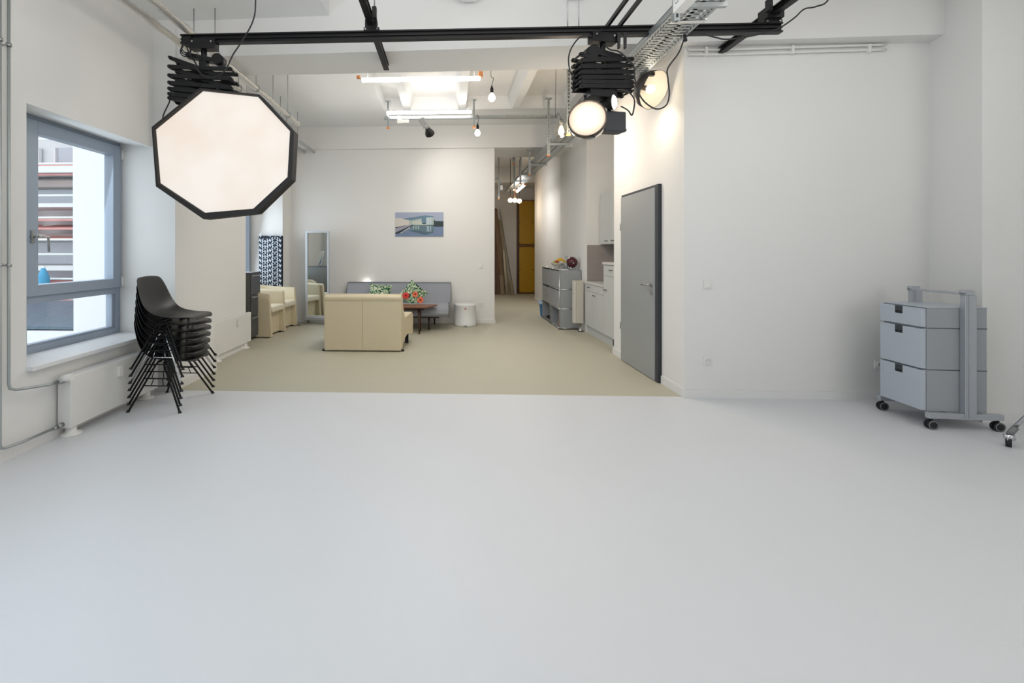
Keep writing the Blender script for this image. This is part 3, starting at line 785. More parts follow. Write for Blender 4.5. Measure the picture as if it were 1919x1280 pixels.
for i in (1, 2):
    for k in (0, 1):
        fl = obj('flap_door', M().box(-.008, .004, .012+k*UY/2, (k+1)*UY/2-.012, ZL[i]+.012, ZL[i+1]-.026), usm, us, bevel=.002)
        yc = (k+.5)*UY/2
        obj('flap_handle', M().tube([(-.008, yc-.045, ZL[i+1]-.06), (-.024, yc-.045, ZL[i+1]-.06), (-.024, yc+.045, ZL[i+1]-.06), (-.008, yc+.045, ZL[i+1]-.06)], .004, 6), chrome, fl)
for x in (0, UX):
    for y in (0, UY/2, UY): obj('foot', M().cyl((x, y, 0), (x, y, .014), .013, n=10), rubber, us)
# things in open bays
tag(obj('red_helmet', M().ball((2.12, 8.83, .125), .085, 16, sc=(1, 1.15, 1)).box(2.05, 2.10, 8.76, 8.92, .035, .075), redp), 'red rounded object lying in the near open bay of the sideboard', 'helmet')
tag(obj('black_bag', M().ball((2.24, 8.86, .15), .10, 14, sc=(.7, 1.5, 1.15)), rubber), 'black bag stuffed behind the red object in the open bay', 'bag')
tag(obj('black_folder', M().box(2.03, 2.28, 9.48, 9.95, .0305, .05).box(2.06, 2.26, 9.6, 9.98, .0505, .065), rubber), 'flat black folder lying in the far open bay of the sideboard', 'folder')
tag(obj('dark_tray', M().box(2.01, 2.16, 8.62, 8.74, .0305, .050), rubber), 'flat dark tray at the front of the near open bay', 'tray')

# on top of sideboard
ZT = 1.083
fb = thing('fruit_bowl', 'white fluted bowl holding the fruit on the sideboard', 'bowl', (2.15, 9.42, ZT))
bowlw = mat('white_ceramic', (216, 212, 200), .3)
obj('bowl', M().lathe([(.05, 0), (.055, .012), (.05, .02), (.10, .045), (.135, .09), (.14, .098), (.13, .092), (.095, .05), (.04, .028), (.001, .026)], n=28), bowlw, fb)
def fruit(name, label, cat, x, y, z, r, mt, sc=(1, 1, 1)):
    t = thing(name, label, cat, (x, y, z)); obj('flesh', M().ball((0, 0, 0), r, 14, sc=sc), mt, t)
    obj('stalk', M().cyl((0, 0, r*sc[2]*.95), (0.004, 0, r*sc[2]+.012), .0025, n=6), woodd, t); return t
redap = mat('red_apple_skin', (178, 70, 40), .35, var=.2, vscale=25); grnap = mat('yellow_green_apple_skin', (178, 176, 70), .35, var=.15, vscale=25); org = mat('orange_peel', (224, 132, 40), .5)
fruit('apple', 'yellow-green apple at the left of the fruit bowl', 'apple', 2.085, 9.40, ZT+.104, .038, grnap)
fruit('apple', 'red apple in the middle of the fruit bowl', 'apple', 2.13, 9.365, ZT+.112, .038, redap)
fruit('apple', 'red apple at the back of the fruit bowl', 'apple', 2.14, 9.46, ZT+.116, .038, redap)
fruit('orange', 'orange lying low in the fruit bowl', 'orange', 2.15, 9.41, ZT+.068, .036, org)
bn = mat('banana_skin', (232, 186, 40), .45, var=.1, vscale=30)
for k in range(3):
    t = thing('banana', ('uppermost', 'middle', 'lowest')[2-k]+' of the three yellow bananas on the fruit bowl', 'banana', (2.20+.004*k, 9.37+.038*k, ZT+.118+.013*(k)), .1*k, 'bananas in the fruit bowl')
    P = [(-.075, 0, .01), (-.05, 0, .026), (0, 0, .036), (.05, 0, .022), (.082, 0, -.012)]
    m = M().tube(P, .0155, 8, smooth_path=3); obj('peel', m, bn, t)
    obj('stalk', M().cyl((-.075, 0, .01), (-.096, 0, 0), .006, .004, 6), woodd, t)
clear = glass_mat('clear_glass', (.88, .9, .9), .02, .12)
cf = thing('glass_carafe', 'clear glass carafe standing behind the fruit bowl', 'carafe', (2.22, 9.02, ZT))
obj('body', M().lathe([(.05, 0), (.055, .02), (.05, .07), (.026, .14), (.024, .19), (.032, .235), (.034, .24)], n=24), clear, cf, fix=False)
obj('water', M().lathe([(.046, .004), (.05, .02), (.047, .06), (.001, .06)], n=20), glass_mat('water_clear', (.8, .86, .88)), cf)
for (x, y, s_) in ((2.13, 8.92, 'nearer'), (2.22, 8.86, 'farther')):
    g = thing('drinking_glass', s_+' of the two small clear glasses beside the carafe', 'glass', (x, y, ZT), 0, 'drinking glasses on the sideboard')
    obj('body', M().lathe([(.028, 0), (.036, .10), (.034, .10), (.026, .006), (.001, .006)], n=18), clear, g, fix=False)
ma = thing('toaster', 'rounded glossy maroon appliance with chrome feet on the sideboard', 'appliance', (2.245, 8.70, ZT), .3)
obj('housing', M().ball((0, 0, .125), .10, 24, sc=(.95, 1.15, 1.0)), maroon, ma)
obj('chrome_ring', M().lathe([(.098, -.006), (.103, 0), (.098, .006)], (0, 0, .125), (.85, .5, 0), 28, capped=False), maroon, ma)
obj('dial', M().cyl((-.04, -.112, .115), (-.045, -.124, .115), .014, n=14), chrome, ma)
for s in (-1, 1): obj('foot', M().cyl((s*.05, -.03, 0), (s*.035, -.02, .05), .010, n=10).cyl((s*.05, .05, 0), (s*.035, .04, .05), .010, n=10), chrome, ma)

# blue bin behind sideboard
bb = thing('waste_bin', 'bright blue plastic waste bin behind the grey sideboard', 'bin', (2.09, 10.32, 0))
obj('bucket', M().lathe([(.10, 0), (.105, .01), (.135, .30), (.145, .305), (.145, .325), (.135, .325), (.12, .30), (.095, .02), (.001, .02)], n=24), bluep, bb)
obj('bin_liner', M().lathe([(.146, .27), (.150, .30), (.147, .335), (.13, .33)], n=18, capped=False), bluebag, bb)

# upright slim radiator
ur = thing('upright_radiator', 'slim cream upright radiator on a chrome foot beside the kitchen units', 'radiator', (2.265, 8.32, 0), 0)
cr_ = mat('cream_enamel', (204, 200, 188), .45)
obj('casing', M().prism([(-.09, .03), (-.085, .0), (-.055, -.02), (.075, -.02), (.075, .10), (-.09, .10)], .15, .895), cr_, ur, bevel=.006)
obj('side_groove', M().box(-.0555, -.0535, -.0225, -.019, .16, .885), graym, ur)
for z in (.82, .66): obj('vent_plug', M().cyl((-.085, .012, z), (-.093, .008, z), .006, n=8), rubber, ur)
obj('foot', M().lathe([(.042, 0), (.042, .008), (.030, .014), (.030, .15)], (.04, .04, 0), n=20), chrome, ur)
obj('foot_ring', M().lathe([(.045, 0), (.046, .012), (.043, .014)], (.04, .04, 0), n=20), rubber, ur)

# ------------------------------------------------------------------ kitchen
KX = 2.37
def bow(m, y0, y1, z, x=KX-.02): return m.tube([(x, y0, z), (x-.020, y0+.012, z-.002), (x-.024, (y0+y1)/2, z-.004), (x-.020, y1-.012, z-.002), (x, y1, z)], .0055, 6, smooth_path=2)
hdl = mat('dark_nickel_handle', (60, 58, 56), .3, .8)
def unit(label, y0, y1, ztop, drawer_z, dh, doorh):
    t = thing('base_cabinet', label, 'cabinet', (KX, y0, 0), 0, 'kitchen base cabinets'); L = y1-y0
    obj('carcass', M().box(0, .57, .001, L-.001, .145, ztop), kitm, t)
    if drawer_z:
        dr = obj('drawer', M().box(-.02, 0, .003, L-.003, drawer_z, ztop-.004), kitm, t, bevel=.002)
        if dh: obj('handle', bow(M(), L/2-.06, L/2+.06, (drawer_z+ztop)/2+.01, -.02), hdl, dr)
    z1 = drawer_z-.004 if drawer_z else ztop-.004
    dd = obj('door', M().box(-.02, 0, .003, L-.003, .15, z1), kitm, t, bevel=.002)
    if doorh: obj('handle', bow(M(), doorh[0], doorh[0]+.12, doorh[1], -.02), hdl, dd)
    return t
unit('pale grey base cabinet with drawer, nearest the upright radiator', 7.80, 8.24, .855, .735, True, None)
unit('pale grey sink cabinet in the middle of the kitchen row', 7.27, 7.80, .855, .735, False, (.38, .69))
unit('tall pale grey appliance cabinet with raised worktop at the wall pier', 6.60, 7.27, 1.205, 1.04, True, (.52, .83))
tag(obj('kitchen_plinth', M().box(2.40, 2.43, 6.58, 8.24, 0, .145), kitm), 'grey kick plinth under the kitchen cabinets', 'plinth')
pg = M().box(2.390, 2.401, 6.60, 6.98, .035, .115)
for k in range(7): pg.box(2.386, 2.392, 6.62+k*.05, 6.645+k*.05, .045, .105)
tag(obj('plinth_vent', pg, doorf), 'dark ventilation grille in the kitchen plinth', 'vent')
tag(obj('worktop', M().box(2.34, 2.95, 7.271, 8.245, .857, .897), workm, bevel=.003), 'speckled pale grey worktop over the two low kitchen cabinets', 'worktop')
tag(obj('raised_worktop', M().box(2.335, 2.95, 6.56, 7.285, 1.207, 1.247), workm, bevel=.003), 'raised pale worktop over the tall kitchen cabinet', 'worktop')
tag(obj('splashback', M().box(2.93, 2.95, 6.56, 8.23, .90, 1.52).box(2.385, 2.93, 8.228, 8.249, .90, 1.52), splash), 'mottled taupe splashback behind the kitchen worktops', 'splashback')
uc = thing('wall_cabinet', 'pale grey wall cabinets above the kitchen worktop', 'cabinet', (2.615, 6.58, 0))
obj('carcass', M().box(0, .33, 0, 1.645, 1.525, 2.395), kitm, uc)
for k in range(3):
    a = 1.645-.55*k; dd = obj('door', M().box(-.018, 0, a-.547, a-.003, 1.53, 2.39), kitm, uc, bevel=.002)
    hy = (a-.40) if k == 0 else a-.15
    obj('handle', M().tube([(-.018, hy, 1.58), (-.040, hy+.01, 1.58), (-.040, hy+.11, 1.58), (-.018, hy+.12, 1.58)], .0055, 6), hdl, dd)
kc = M().tube([(2.72, 7.40, 1.52), (2.715, 7.40, 1.42), (2.72, 7.36, 1.25), (2.74, 7.30, 1.12), (2.75, 7.32, 1.0)], .006, 6, smooth_path=4).box(2.705, 2.735, 7.38, 7.42, 1.47, 1.524)
tag(obj('hanging_cable', kc, rubber), 'black cable hanging below the kitchen wall cabinets', 'cable')
wr = M()
for k in range(6):
    a = k*1.05; wr.tube([(2.70+.04*math.cos(a), 7.72+.09*math.sin(a), 2.41), (2.70+.02*math.cos(a+1), 7.70+.05*math.sin(a+2), 2.45), (2.70+.04*math.cos(a+2.3), 7.66+.10*math.sin(a+2.3), 2.415)], .006, 6, smooth_path=3)
tag(obj('wire_whisk', wr, rubber), 'tangle of dark wire on top of the wall cabinets', 'wire')
fa = thing('kitchen_tap', 'curved steel tap at the sink behind the tall cabinet', 'tap', (2.80, 7.50, .897))
obj('spout', M().tube([(0, 0, 0), (0, 0, .22), (-.05, 0, .28), (-.12, 0, .26), (-.14, 0, .20)], .010, 8, smooth_path=3), chrome, fa)
obj('lever', M().cyl((0, .01, .05), (0, .08, .08), .006, n=8), chrome, fa)

# ------------------------------------------------------------------ hall: yellow cupboard and boards
yc = thing('yellow_cupboard', 'tall yellow double-panel cupboard at the end of the hall', 'cupboard', (2.27, 15.72, 0))
obj('frame', M().box(0, 1.2, .03, .26, 0, 3.12), brownp, yc)
obj('edge_post', M().box(-.0, .045, -.01, .03, 0, 3.12), woodd, yc)
for nm, z0, z1 in (('lower_panel', .06, 1.56), ('upper_panel', 1.66, 3.09)):
    p = obj(nm, M().box(.055, 1.15, 0, .03, z0, z1), yellow, yc, bevel=.003)
    for zz in (z0+.03, (z0+z1)/2, z1-.03):
        for x in (.075, .50, 1.1): obj('bolt', M().cyl((x, 0, zz), (x, -.010, zz), .018, n=10), woodd, p)
bw = [mat('brown_cardboard', (128, 106, 84), .8, var=.08, vscale=6), mat('dark_timber_board', (104, 80, 60), .7, var=.15, vscale=8, stretch=(6, 1, 1)), mat('pale_cardboard_tube', (200, 190, 170), .7), mat('light_timber', (150, 136, 112), .7, var=.1, vscale=8), mat('off_white_batten', (196, 192, 184), .6)]
bl = [('board', 'leftmost dark timber board leaning in the hall', 1.50, .09, .09, 2.86, 0, 1), ('board', 'second dark timber board, slightly tilted, in the hall', 1.61, .10, .10, 2.84, .02, 1),
      ('board', 'broad brown cardboard plank leaning in the hall', 1.78, .13, .08, 2.80, .085, 0), ('cardboard_tube', 'short pale cardboard tube leaning in the hall', 1.89, .075, .075, 1.45, .07, 2),
      ('board', 'light timber board leaning beside the pale tube', 1.98, .09, .07, 2.50, .115, 3), ('batten', 'long off-white batten leaning farthest from the corner', 2.17, .055, .05, 2.87, .155, 4),
      ('board', 'short wrapped brown board in front of the others', 1.74, .11, .05, .62, .06, 3), ('batten', 'short light batten leaning low beside the off-white batten', 2.06, .09, .05, .45, .10, 3)]
for i, (nm, lb, x, w, t_, L, tilt, mi) in enumerate(bl):
    y = 15.62 if L > 2 else 15.50
    lean = math.atan(.26/L) if L > 2 else .05
    m = M()
    if nm == 'cardboard_tube': m.cyl((0, 0, 0), (0, 0, L), w/2, n=14)
    else: m.box(-w/2, w/2, -t_/2, t_/2, 0, L)
    o_ = obj(nm, m, bw[mi]); o_.location = (x, y-.02*(i % 3), .012); o_.rotation_euler = (-lean, -tilt, 0)
    tag(o_, lb, nm.replace('_', ' ').replace('cardboard ', ''), 'boards leaning against the hall wall')
tag(obj('door_stop', M().prism([(.94, 12.6), (1.10, 12.35), (1.12, 12.55)], 0, .03), brownp), 'small brown wedge on the hall floor', 'wedge')

# ------------------------------------------------------------------ rolling drawer unit
PD = thing('rolling_drawer_unit', 'blue-grey three-drawer unit on black castors in the right corner', 'drawer unit', (3.79, 3.905, 0), math.radians(-3.5))
BX, BY = .44, .40
obj('carcass', M().box(.012, BX, 0, BY, .13, .955), pedside, PD, bevel=.003)
obj('top_panel', M().box(-.002, BX+.002, -.003, BY+.003, .955, .962), pedm, PD)
for z0, z1 in ((.135, .455), (.468, .785), (.80, .948)):
    dr = obj('drawer', M().box(-.022, .010, .006, BY-.004, z0, z1), pedm, PD, bevel=.003)
    obj('recessed_grip', M().box(-.0235, -.021, .175, .245, z1-.062, z1+.001), doorf, dr)
    obj('grip_lip', M().box(-.024, -.0225, .180, .240, z1-.062, z1-.040), blackm, dr)
for z in (.4605, .792):
    obj('joint_line', M().box(.0125, BX+.001, -.0012, .001, z-.003, z+.003), doorf, PD)
# side frames
for yy, s in ((-.045, -1), (BY+.005, 1)):
    fr = obj('foot_rail', M().box(-.01, .52, yy, yy+.04, .085, .130), alu, PD, bevel=.004)
    for x in (.02, .49):
        cs = M().cyl((x, yy+.02, .06), (x, yy+.02, .086), .010, n=10)
        ad = Vector((-.06, -.998, 0)); cc = Vector((x, yy+.02, .036))
        for k in (-1, 1):
            cs.cyl(cc+ad*(k*.005), cc+ad*(k*.023), .036, n=20)
        cs.cyl(cc-ad*.01, cc+ad*.01, .012, n=10)
        obj('castor', cs, rubber, fr)
        obj('castor_rim', M().lathe([(.027, 0), (.034, .0), (.034, .0015), (.027, .0015)], cc+ad*.0232, ad, 20, capped=False), graym, fr)
    post = M().box(.245, .325, yy-.002, yy+.042, .10, 1.06).box(.24, .25, yy-.006, yy, .10, 1.06).box(.268, .272, yy-.006, yy-.002, .10, 1.06)
    obj('post', post, alu, PD, bevel=.003)
hb = M().box(.235, .255, -.045, BY+.045, 1.062, 1.082).box(.235, .31, -.045, -.005, 1.06, 1.10).box(.235, .31, BY+.005, BY+.045, 1.06, 1.10)
obj('push_handle', hb, alu, PD, bevel=.003)

# ------------------------------------------------------------------ studio stand at the right edge
SX, SY = 4.42, 3.33
ss = thing('studio_stand', 'chrome rolling studio stand, one castored leg showing at the right edge', 'stand', (SX, SY, 0))
for a, q in ((math.atan2(3.547-SY, 4.02-SX), 0), (math.atan2(3.547-SY, 4.02-SX)+2.1, 1), (math.atan2(3.547-SY, 4.02-SX)-2.1, 2)):
    R_ = .455
    ex, ey = math.cos(a)*R_, math.sin(a)*R_
    lg = obj('leg', M().cyl((ex*.96, ey*.96, .13), (ex*.08, ey*.08, .78), .0125, n=12), chrome, ss)
    obj('leg_socket', M().cyl((ex*1.0, ey*1.0, .088), (ex*.93, ey*.93, .145), .019, n=12), graym, lg)
    c = M().cyl((ex-.012, ey+.012, .036), (ex+.008, ey-.008, .036), .036, n=20)
    obj('castor_wheel', c, rubber, lg)
    obj('castor_fork', M().cyl((ex, ey, .055), (ex, ey, .09), .028, n=14).box(ex-.03, ex+.03, ey-.018, ey-.012, .04, .07), chrome, lg)
obj('column', M().cyl((0, 0, .45), (0, 0, 1.9), .016, n=14).cyl((0, 0, .70), (0, 0, .84), .03, n=14), chrome, ss)

# ================================================================== OVERHEAD
# ------------------------------------------------------------------ black ceiling rails
def ibeam(m, p0, p1, w, h):
    p0 = Vector(p0); p1 = Vector(p1); up = Vector((0, 0, 1)); d = (p1-p0).normalized(); a = d.cross(up)
    m.bar(p0+up*(h/2-.006), p1+up*(h/2-.006), w, .012); m.bar(p0-up*(h/2-.006), p1-up*(h/2-.006), w, .012)
    m.bar(p0, p1, .012, h-.01); m.bar(p0, p1, w*.8, .008)
    return m
mr = thing('lighting_rail', 'long black ceiling rail running across the studio', 'rail', (-2.29, 3.93, 3.20))
obj('rail_profile', ibeam(M(), (0, 0, .015), (4.98, .0, .015), .055, .078), blackm, mr)
for x, w in ((1.64, .13), (4.90, .14)):
    b_ = obj('clamp_plate', M().box(x-w/2, x+w/2, -.034, .034, .045, .075), blackm, mr)
    for s in (-.05, .05): obj('bolt', M().cyl((x+s, -.034, .060), (x+s, -.041, .060), .007, n=8), steel, b_)
obj('end_stop', M().box(.02, .10, -.035, .035, -.035, .03), blackm, mr)
def cross(label, x, y0, y1, z=3.285):
    t = thing('cross_rail', label, 'rail', (x, y0, z), 0, 'black cross rails under the ceiling')
    obj('rail_profile', ibeam(M(), (0, 0, 0), (0, y1-y0, 0), .055, .060), blackm, t)
    return t
l1 = cross('black cross rail hanging left of centre, above the long rail', -.655, 1.0, 4.88, 3.325)
l2 = cross('black cross rail at the right end, above the long rail', 2.60, 1.0, 4.65, 3.325)
obj('end_clamp', M().box(-.05, .05, 2.90, 2.96, -.05, .02), blackm, l1)
obj('end_clamp', M().box(-.06, .07, 2.86, 2.98, -.05, .04), blackm, l2)
for L_, x, yy, c in ((l1, .05, 2.78, 1), (l2, -.08, 2.80, 1)):
    hg = obj('suspension_rod', M().cyl((x, yy, .05), (x, yy, .72), .006, n=8), steel, L_)
    obj('adjuster', M().cyl((x, yy, .16), (x, yy, .32), .011, n=10), doorf, hg)
    obj('rail_bracket', M().box(x-.02, x+.015, yy-.01, yy+.03, -.03, .06), blackm, hg)
for dx, lb in ((0, 'left of two thin black bars running over the rail towards the camera'), (.10, 'right of two thin black bars running over the rail towards the camera')):
    tag(obj('thin_rail', M().bar((1.30+dx, 4.0, 3.262), (1.335+dx, 1.2, 3.262), .022, .032), blackm), lb, 'rail', 'thin black bars over the long rail')
tag(obj('suspension_rod', M().cyl((1.02, 4.1, 3.245), (1.02, 4.1, 4.05), .005, n=8), steel), 'steel rod holding the long rail, left of the two beside the pantograph', 'rod', 'rods above the black pantograph')
tag(obj('suspension_rod', M().cyl((1.115, 4.1, 3.245), (1.115, 4.1, 4.05), .005, n=8), steel), 'steel rod holding the long rail, right of the two beside the pantograph', 'rod', 'rods above the black pantograph')

# ------------------------------------------------------------------ pantographs
def panto(label, loc, W_, zs, roll, rz, tz):
    t = thing('pantograph', label, 'pantograph', loc, rz)
    RR = Matrix(((1, 0, 0, 0), (0, 1, 0, 0), (-math.tan(roll), 0, 1, 0), (0, 0, 0, 1)))
    for i in range(len(zs)-1):
        for s in (-1, 1):
            for lay_ in (-.06, .06):
                yy = lay_+s*.010
                a = Vector((-s*W_/2, yy, zs[i])); b = Vector((s*W_/2, yy, zs[i+1]))
                m = M().bar(a, b, .014, .032); m.cyl(a+Vector((0, -.008, 0)), a+Vector((0, .008, 0)), .017, n=10); m.cyl(b+Vector((0, -.008, 0)), b+Vector((0, .008, 0)), .017, n=10)
                m.xf(RR); obj('scissor_arm', m, blackm, t)
    for i, z in enumerate(zs):
        for xx, zz in ((-W_/2, z), (W_/2, z)) + (((0, (z+zs[i+1])/2),) if i < len(zs)-1 else ()):
            ax = M().cyl((xx, -.085, zz), (xx, .085, zz), .008, n=8); ax.xf(RR); obj('pivot_pin', ax, blackm, t)
    tr = obj('trolley', M().box(-.11, .11, -.045, .045, tz-.04, tz+.04), blackm, t, bevel=.004)
    for s in (-.08, .08): obj('bolt', M().cyl((s, -.045, tz+.015), (s, -.052, tz+.015), .008, n=8), steel, tr)
    obj('hanger_neck', M().cyl((0, 0, zs[0]-.01), (0, 0, tz), .024, n=12).box(-.03, .03, -.03, .03, zs[0]-.01, zs[0]+.05), blackm, t)
    return t
Z1 = 2.985
p1 = panto('black scissor pantograph above the octagonal softbox', (-2.095, 3.93, 0), .51, [Z1, Z1-.080, Z1-.155, Z1-.215, Z1-.265, Z1-.31, Z1-.345], math.radians(11), .05, 3.165)
obj('spring_drum', M().cyl((.13, -.05, 3.035), (.13, .05, 3.035), .045, n=20).bar((-.14, 0, 3.075), (.14, 0, 3.02), .07, .035), blackm, p1)
Z2 = 2.985
p2 = panto('black scissor pantograph carrying the round lamps', (1.262, 3.93, 0), .45, [Z2, Z2-.055, Z2-.105, Z2-.15, Z2-.19, Z2-.225, Z2-.26], math.radians(1), .25, 3.155)
obj('spring_drum', M().cyl((-.10, -.05, 3.035), (-.10, .05, 3.035), .050, n=20).bar((-.12, 0, 3.045), (.16, 0, 3.00), .07, .05), blackm, p2)
obj('lower_mount', M().box(-.14, .10, -.06, .06, 2.66, 2.725), blackm, p2, bevel=.004)

# ------------------------------------------------------------------ softbox
sbx = thing('octagonal_softbox', 'large lit octagonal softbox with black rim hanging at the left', 'softbox', (-1.76, 3.60, 2.17))
Wt = [(-1.936, 2.664), (-1.492, 2.612), (-1.230, 2.333), (-1.250, 1.978), (-1.518, 1.735), (-1.912, 1.704), (-2.279, 1.943), (-2.316, 2.366)]
Bk = [(-1.946, 2.676), (-1.470, 2.620), (-1.198, 2.331), (-1.218, 1.960), (-1.492, 1.699), (-1.914, 1.655), (-2.294, 1.912), (-2.328, 2.376)]
Wt = [(x+1.76, z-2.17) for x, z in Wt]; Bk = [(x+1.76, z-2.17) for x, z in Bk]
rm = M(); n8 = 8
vs = [(x, -.02, z) for x, z in Bk]+[(x, -.02, z) for x, z in Wt]+[(x, .08, z) for x, z in Bk]+[(x, .02, z) for x, z in Wt]
rm.add(vs, [f for i in range(n8) for f in ((i, (i+1) % n8, 8+(i+1) % n8, 8+i), (i, 16+i, 16+(i+1) % n8, (i+1) % n8), (8+i, 8+(i+1) % n8, 24+(i+1) % n8, 24+i))])
sbblack = mat('black_nylon', (26, 22, 20), .7, bump=.3, bscale=40)
obj('rim', rm, sbblack, sbx, fix=False)
dfm = bpy.data.materials.new('lit_diffuser_cloth'); dfm.use_nodes = True
nt = dfm.node_tree; b = nt.nodes['Principled BSDF']; b.inputs['Base Color'].default_value = (.16, .15, .14, 1); b.inputs['Roughness'].default_value = .9
b.inputs['Specular IOR Level'].default_value = 0
tcn = nt.nodes.new('ShaderNodeTexCoord'); nz = nt.nodes.new('ShaderNodeTexNoise'); nz.inputs['Scale'].default_value = 2.2
nt.links.new(tcn.outputs['Object'], nz.inputs['Vector'])
crp = nt.nodes.new('ShaderNodeValToRGB'); crp.color_ramp.elements[0].color = (.93, .80, .68, 1); crp.color_ramp.elements[1].color = (.97, .91, .84, 1)
crp.color_ramp.elements[0].position = .35; crp.color_ramp.elements[1].position = .62
nt.links.new(nz.outputs['Fac'], crp.inputs[0]); nt.links.new(crp.outputs[0], b.inputs['Emission Color']); b.inputs['Emission Strength'].default_value = .84
df = M(); rings = 6; P = []
for k in range(rings+1):
    f_ = k/rings
    row_ = []
    for i in range(n8+1):
        x, z = Wt[i % n8]; row_.append((x*f_+0.0*(1-f_), .018-.05*(1-f_**2), z*f_))
    P.append(row_)
df.grid(P)
obj('diffuser', df, dfm, sbx)
bk = M(); P = []
for f_, yy in ((1, .08), (.8, .22), (.45, .38), (.14, .47)):
    P.append([(Bk[i % n8][0]*f_, yy, Bk[i % n8][1]*f_+.0) for i in range(n8+1)])
bk.grid(P, 0, False); obj('reflector_shell', bk, sbblack, sbx)
obj('lamp_head', M().cyl((0, .46, 0), (0, .70, 0), .085, n=20), blackm, sbx)
obj('mount_yoke', M().box(-.27, -.24, .40, .43, .0, .43).box(-.27, .0, .40, .43, -.02, .0).bar((-.255, .415, .43), (-.30, .36, .52), .05, .05), blackm, sbx)

# ------------------------------------------------------------------ cables
def cable(label, pts, r=.006, sp=6): return tag(obj('cable', M().tube(pts, r, 6, smooth_path=sp), rubber), label, 'cable')
cable('black cable looping from the ceiling down to the softbox pantograph', [(-1.59, 3.80, 4.05), (-1.60, 3.82, 3.50), (-1.631, 3.84, 3.322), (-1.722, 3.83, 3.146), (-1.79, 3.82, 3.036), (-1.844, 3.80, 2.903), (-1.926, 3.79, 2.837), (-2.018, 3.79, 2.847), (-2.10, 3.80, 2.93)])
cable('black cable dropping along the left side of the softbox', [(-2.21, 3.86, 3.13), (-2.17, 3.85, 3.05), (-2.18, 3.99, 2.98), (-2.30, 4.02, 2.90), (-2.34, 3.88, 2.78), (-2.348, 3.85, 2.664), (-2.407, 3.85, 2.508), (-2.34, 3.88, 2.36), (-2.0, 4.10, 2.2)])
m = M(); 
for k in range(3):
    m.tube([(-2.22+.045*math.cos(a+k), 3.885-.01*k, 3.13+.045*math.sin(a+k)-.02*k) for a in [2*PI*i/12 for i in range(12)]], .005, 6)
tag(obj('cable_coil', m, rubber), 'small coil of black cable at the left end of the long rail', 'cable')
cable('black cable looping left of the lamp pantograph', [(1.18, 3.88, 3.16), (1.063, 3.87, 3.146), (.981, 3.87, 3.03), (.976, 3.87, 2.90), (1.02, 3.88, 2.80), (1.06, 3.9, 2.78)])
cable('long black cable looping past the white bowl lamp to the rail', [(1.257, 3.88, 3.09), (1.308, 3.88, 3.046), (1.386, 3.88, 3.023), (1.493, 3.88, 2.912), (1.506, 3.88, 2.803), (1.557, 3.88, 2.649), (1.664, 3.88, 2.561), (1.749, 3.88, 2.582), (1.779, 3.88, 2.668), (1.769, 3.88, 2.799), (1.768, 3.88, 2.886), (1.856, 3.88, 3.014), (1.898, 3.88, 3.13)])
cable('black cable swagging under the right end of the long rail', [(1.898, 3.86, 3.13), (1.983, 3.85, 3.155), (2.11, 3.84, 3.115), (2.215, 3.83, 3.09), (2.405, 3.82, 3.112), (2.572, 3.80, 3.150), (2.70, 3.80, 3.232), (2.822, 3.86, 3.332), (2.947, 3.9, 3.372), (3.05, 3.9, 3.44), (3.2, 3.9, 3.8)])
cable('short black cable hanging right of the small round spot', [(1.36, 3.88, 2.72), (1.44, 3.88, 2.71), (1.50, 3.88, 2.64), (1.495, 3.88, 2.55), (1.48, 3.88, 2.51), (1.45, 3.88, 2.55), (1.40, 3.9, 2.59)])
cable('short black cable bowing above the round flood lamp', [(1.20, 3.86, 2.70), (1.13, 3.86, 2.69), (1.09, 3.84, 2.64)], .005)
cl = M()
for dx in (0, .05):
    cl.box(1.37+dx, 1.395+dx, 3.89, 3.90, 3.11, 3.19).box(1.375+dx, 1.39+dx, 3.88, 3.91, 3.06, 3.115)
tag(obj('rail_clips', cl, rubber), 'pair of black clips hanging under the long rail beside the pantograph', 'clip')
tag(obj('cable_hook', M().cyl((1.895, 3.89, 3.20), (1.905, 3.87, 3.10), .013, n=8).tube([(1.87, 3.885, 3.20), (1.875, 3.885, 3.225), (1.90, 3.885, 3.235), (1.92, 3.885, 3.21)], .004), rubber), 'black hook on the rail holding the cable over the bowl lamp', 'hook')

# ------------------------------------------------------------------ lamps on the second pantograph
def emat(name, col, s): return mat(name, (240, 235, 225), .4, emit=col, es=s)
fd = thing('flood_lamp', 'large round lit flood lamp in a chrome ring under the pantograph', 'lamp', (1.10, 3.80, 2.465))
dirv = Vector((-.32, -.94, .03)).normalized()
fe = bpy.data.materials.new('lit_fresnel_lens'); fe.use_nodes = True; nt = fe.node_tree; b = nt.nodes['Principled BSDF']; b.inputs['Roughness'].default_value = .25
b.inputs['Base Color'].default_value = (.12, .11, .10, 1); b.inputs['Emission Strength'].default_value = 1.0
g1 = nt.nodes.new('ShaderNodeTexCoord'); g2 = nt.nodes.new('ShaderNodeVectorMath'); g2.operation = 'LENGTH'; g3 = nt.nodes.new('ShaderNodeValToRGB')
nt.links.new(g1.outputs['Object'], g2.inputs[0]); nt.links.new(g2.outputs['Value'], g3.inputs[0]); nt.links.new(g3.outputs[0], b.inputs['Emission Color'])
g3.color_ramp.elements[0].position = .05; g3.color_ramp.elements[0].color = (1.6, 1.3, 1.0, 1); g3.color_ramp.elements[1].position = .145; g3.color_ramp.elements[1].color = (.78, .58, .42, 1)
obj('lens', M().lathe([(.138, .0), (.12, .008), (.08, .016), (.04, .020), (.001, .022)], (0, 0, 0), dirv, 36, capped=False), fe, fd)
obj('chrome_ring', M().lathe([(.138, .012), (.146, .014), (.152, .0), (.152, -.05), (.146, -.06)], (0, 0, 0), dirv, 36, capped=False), mat('dark_polished_metal', (92, 84, 78), .15, 1.0), fd)
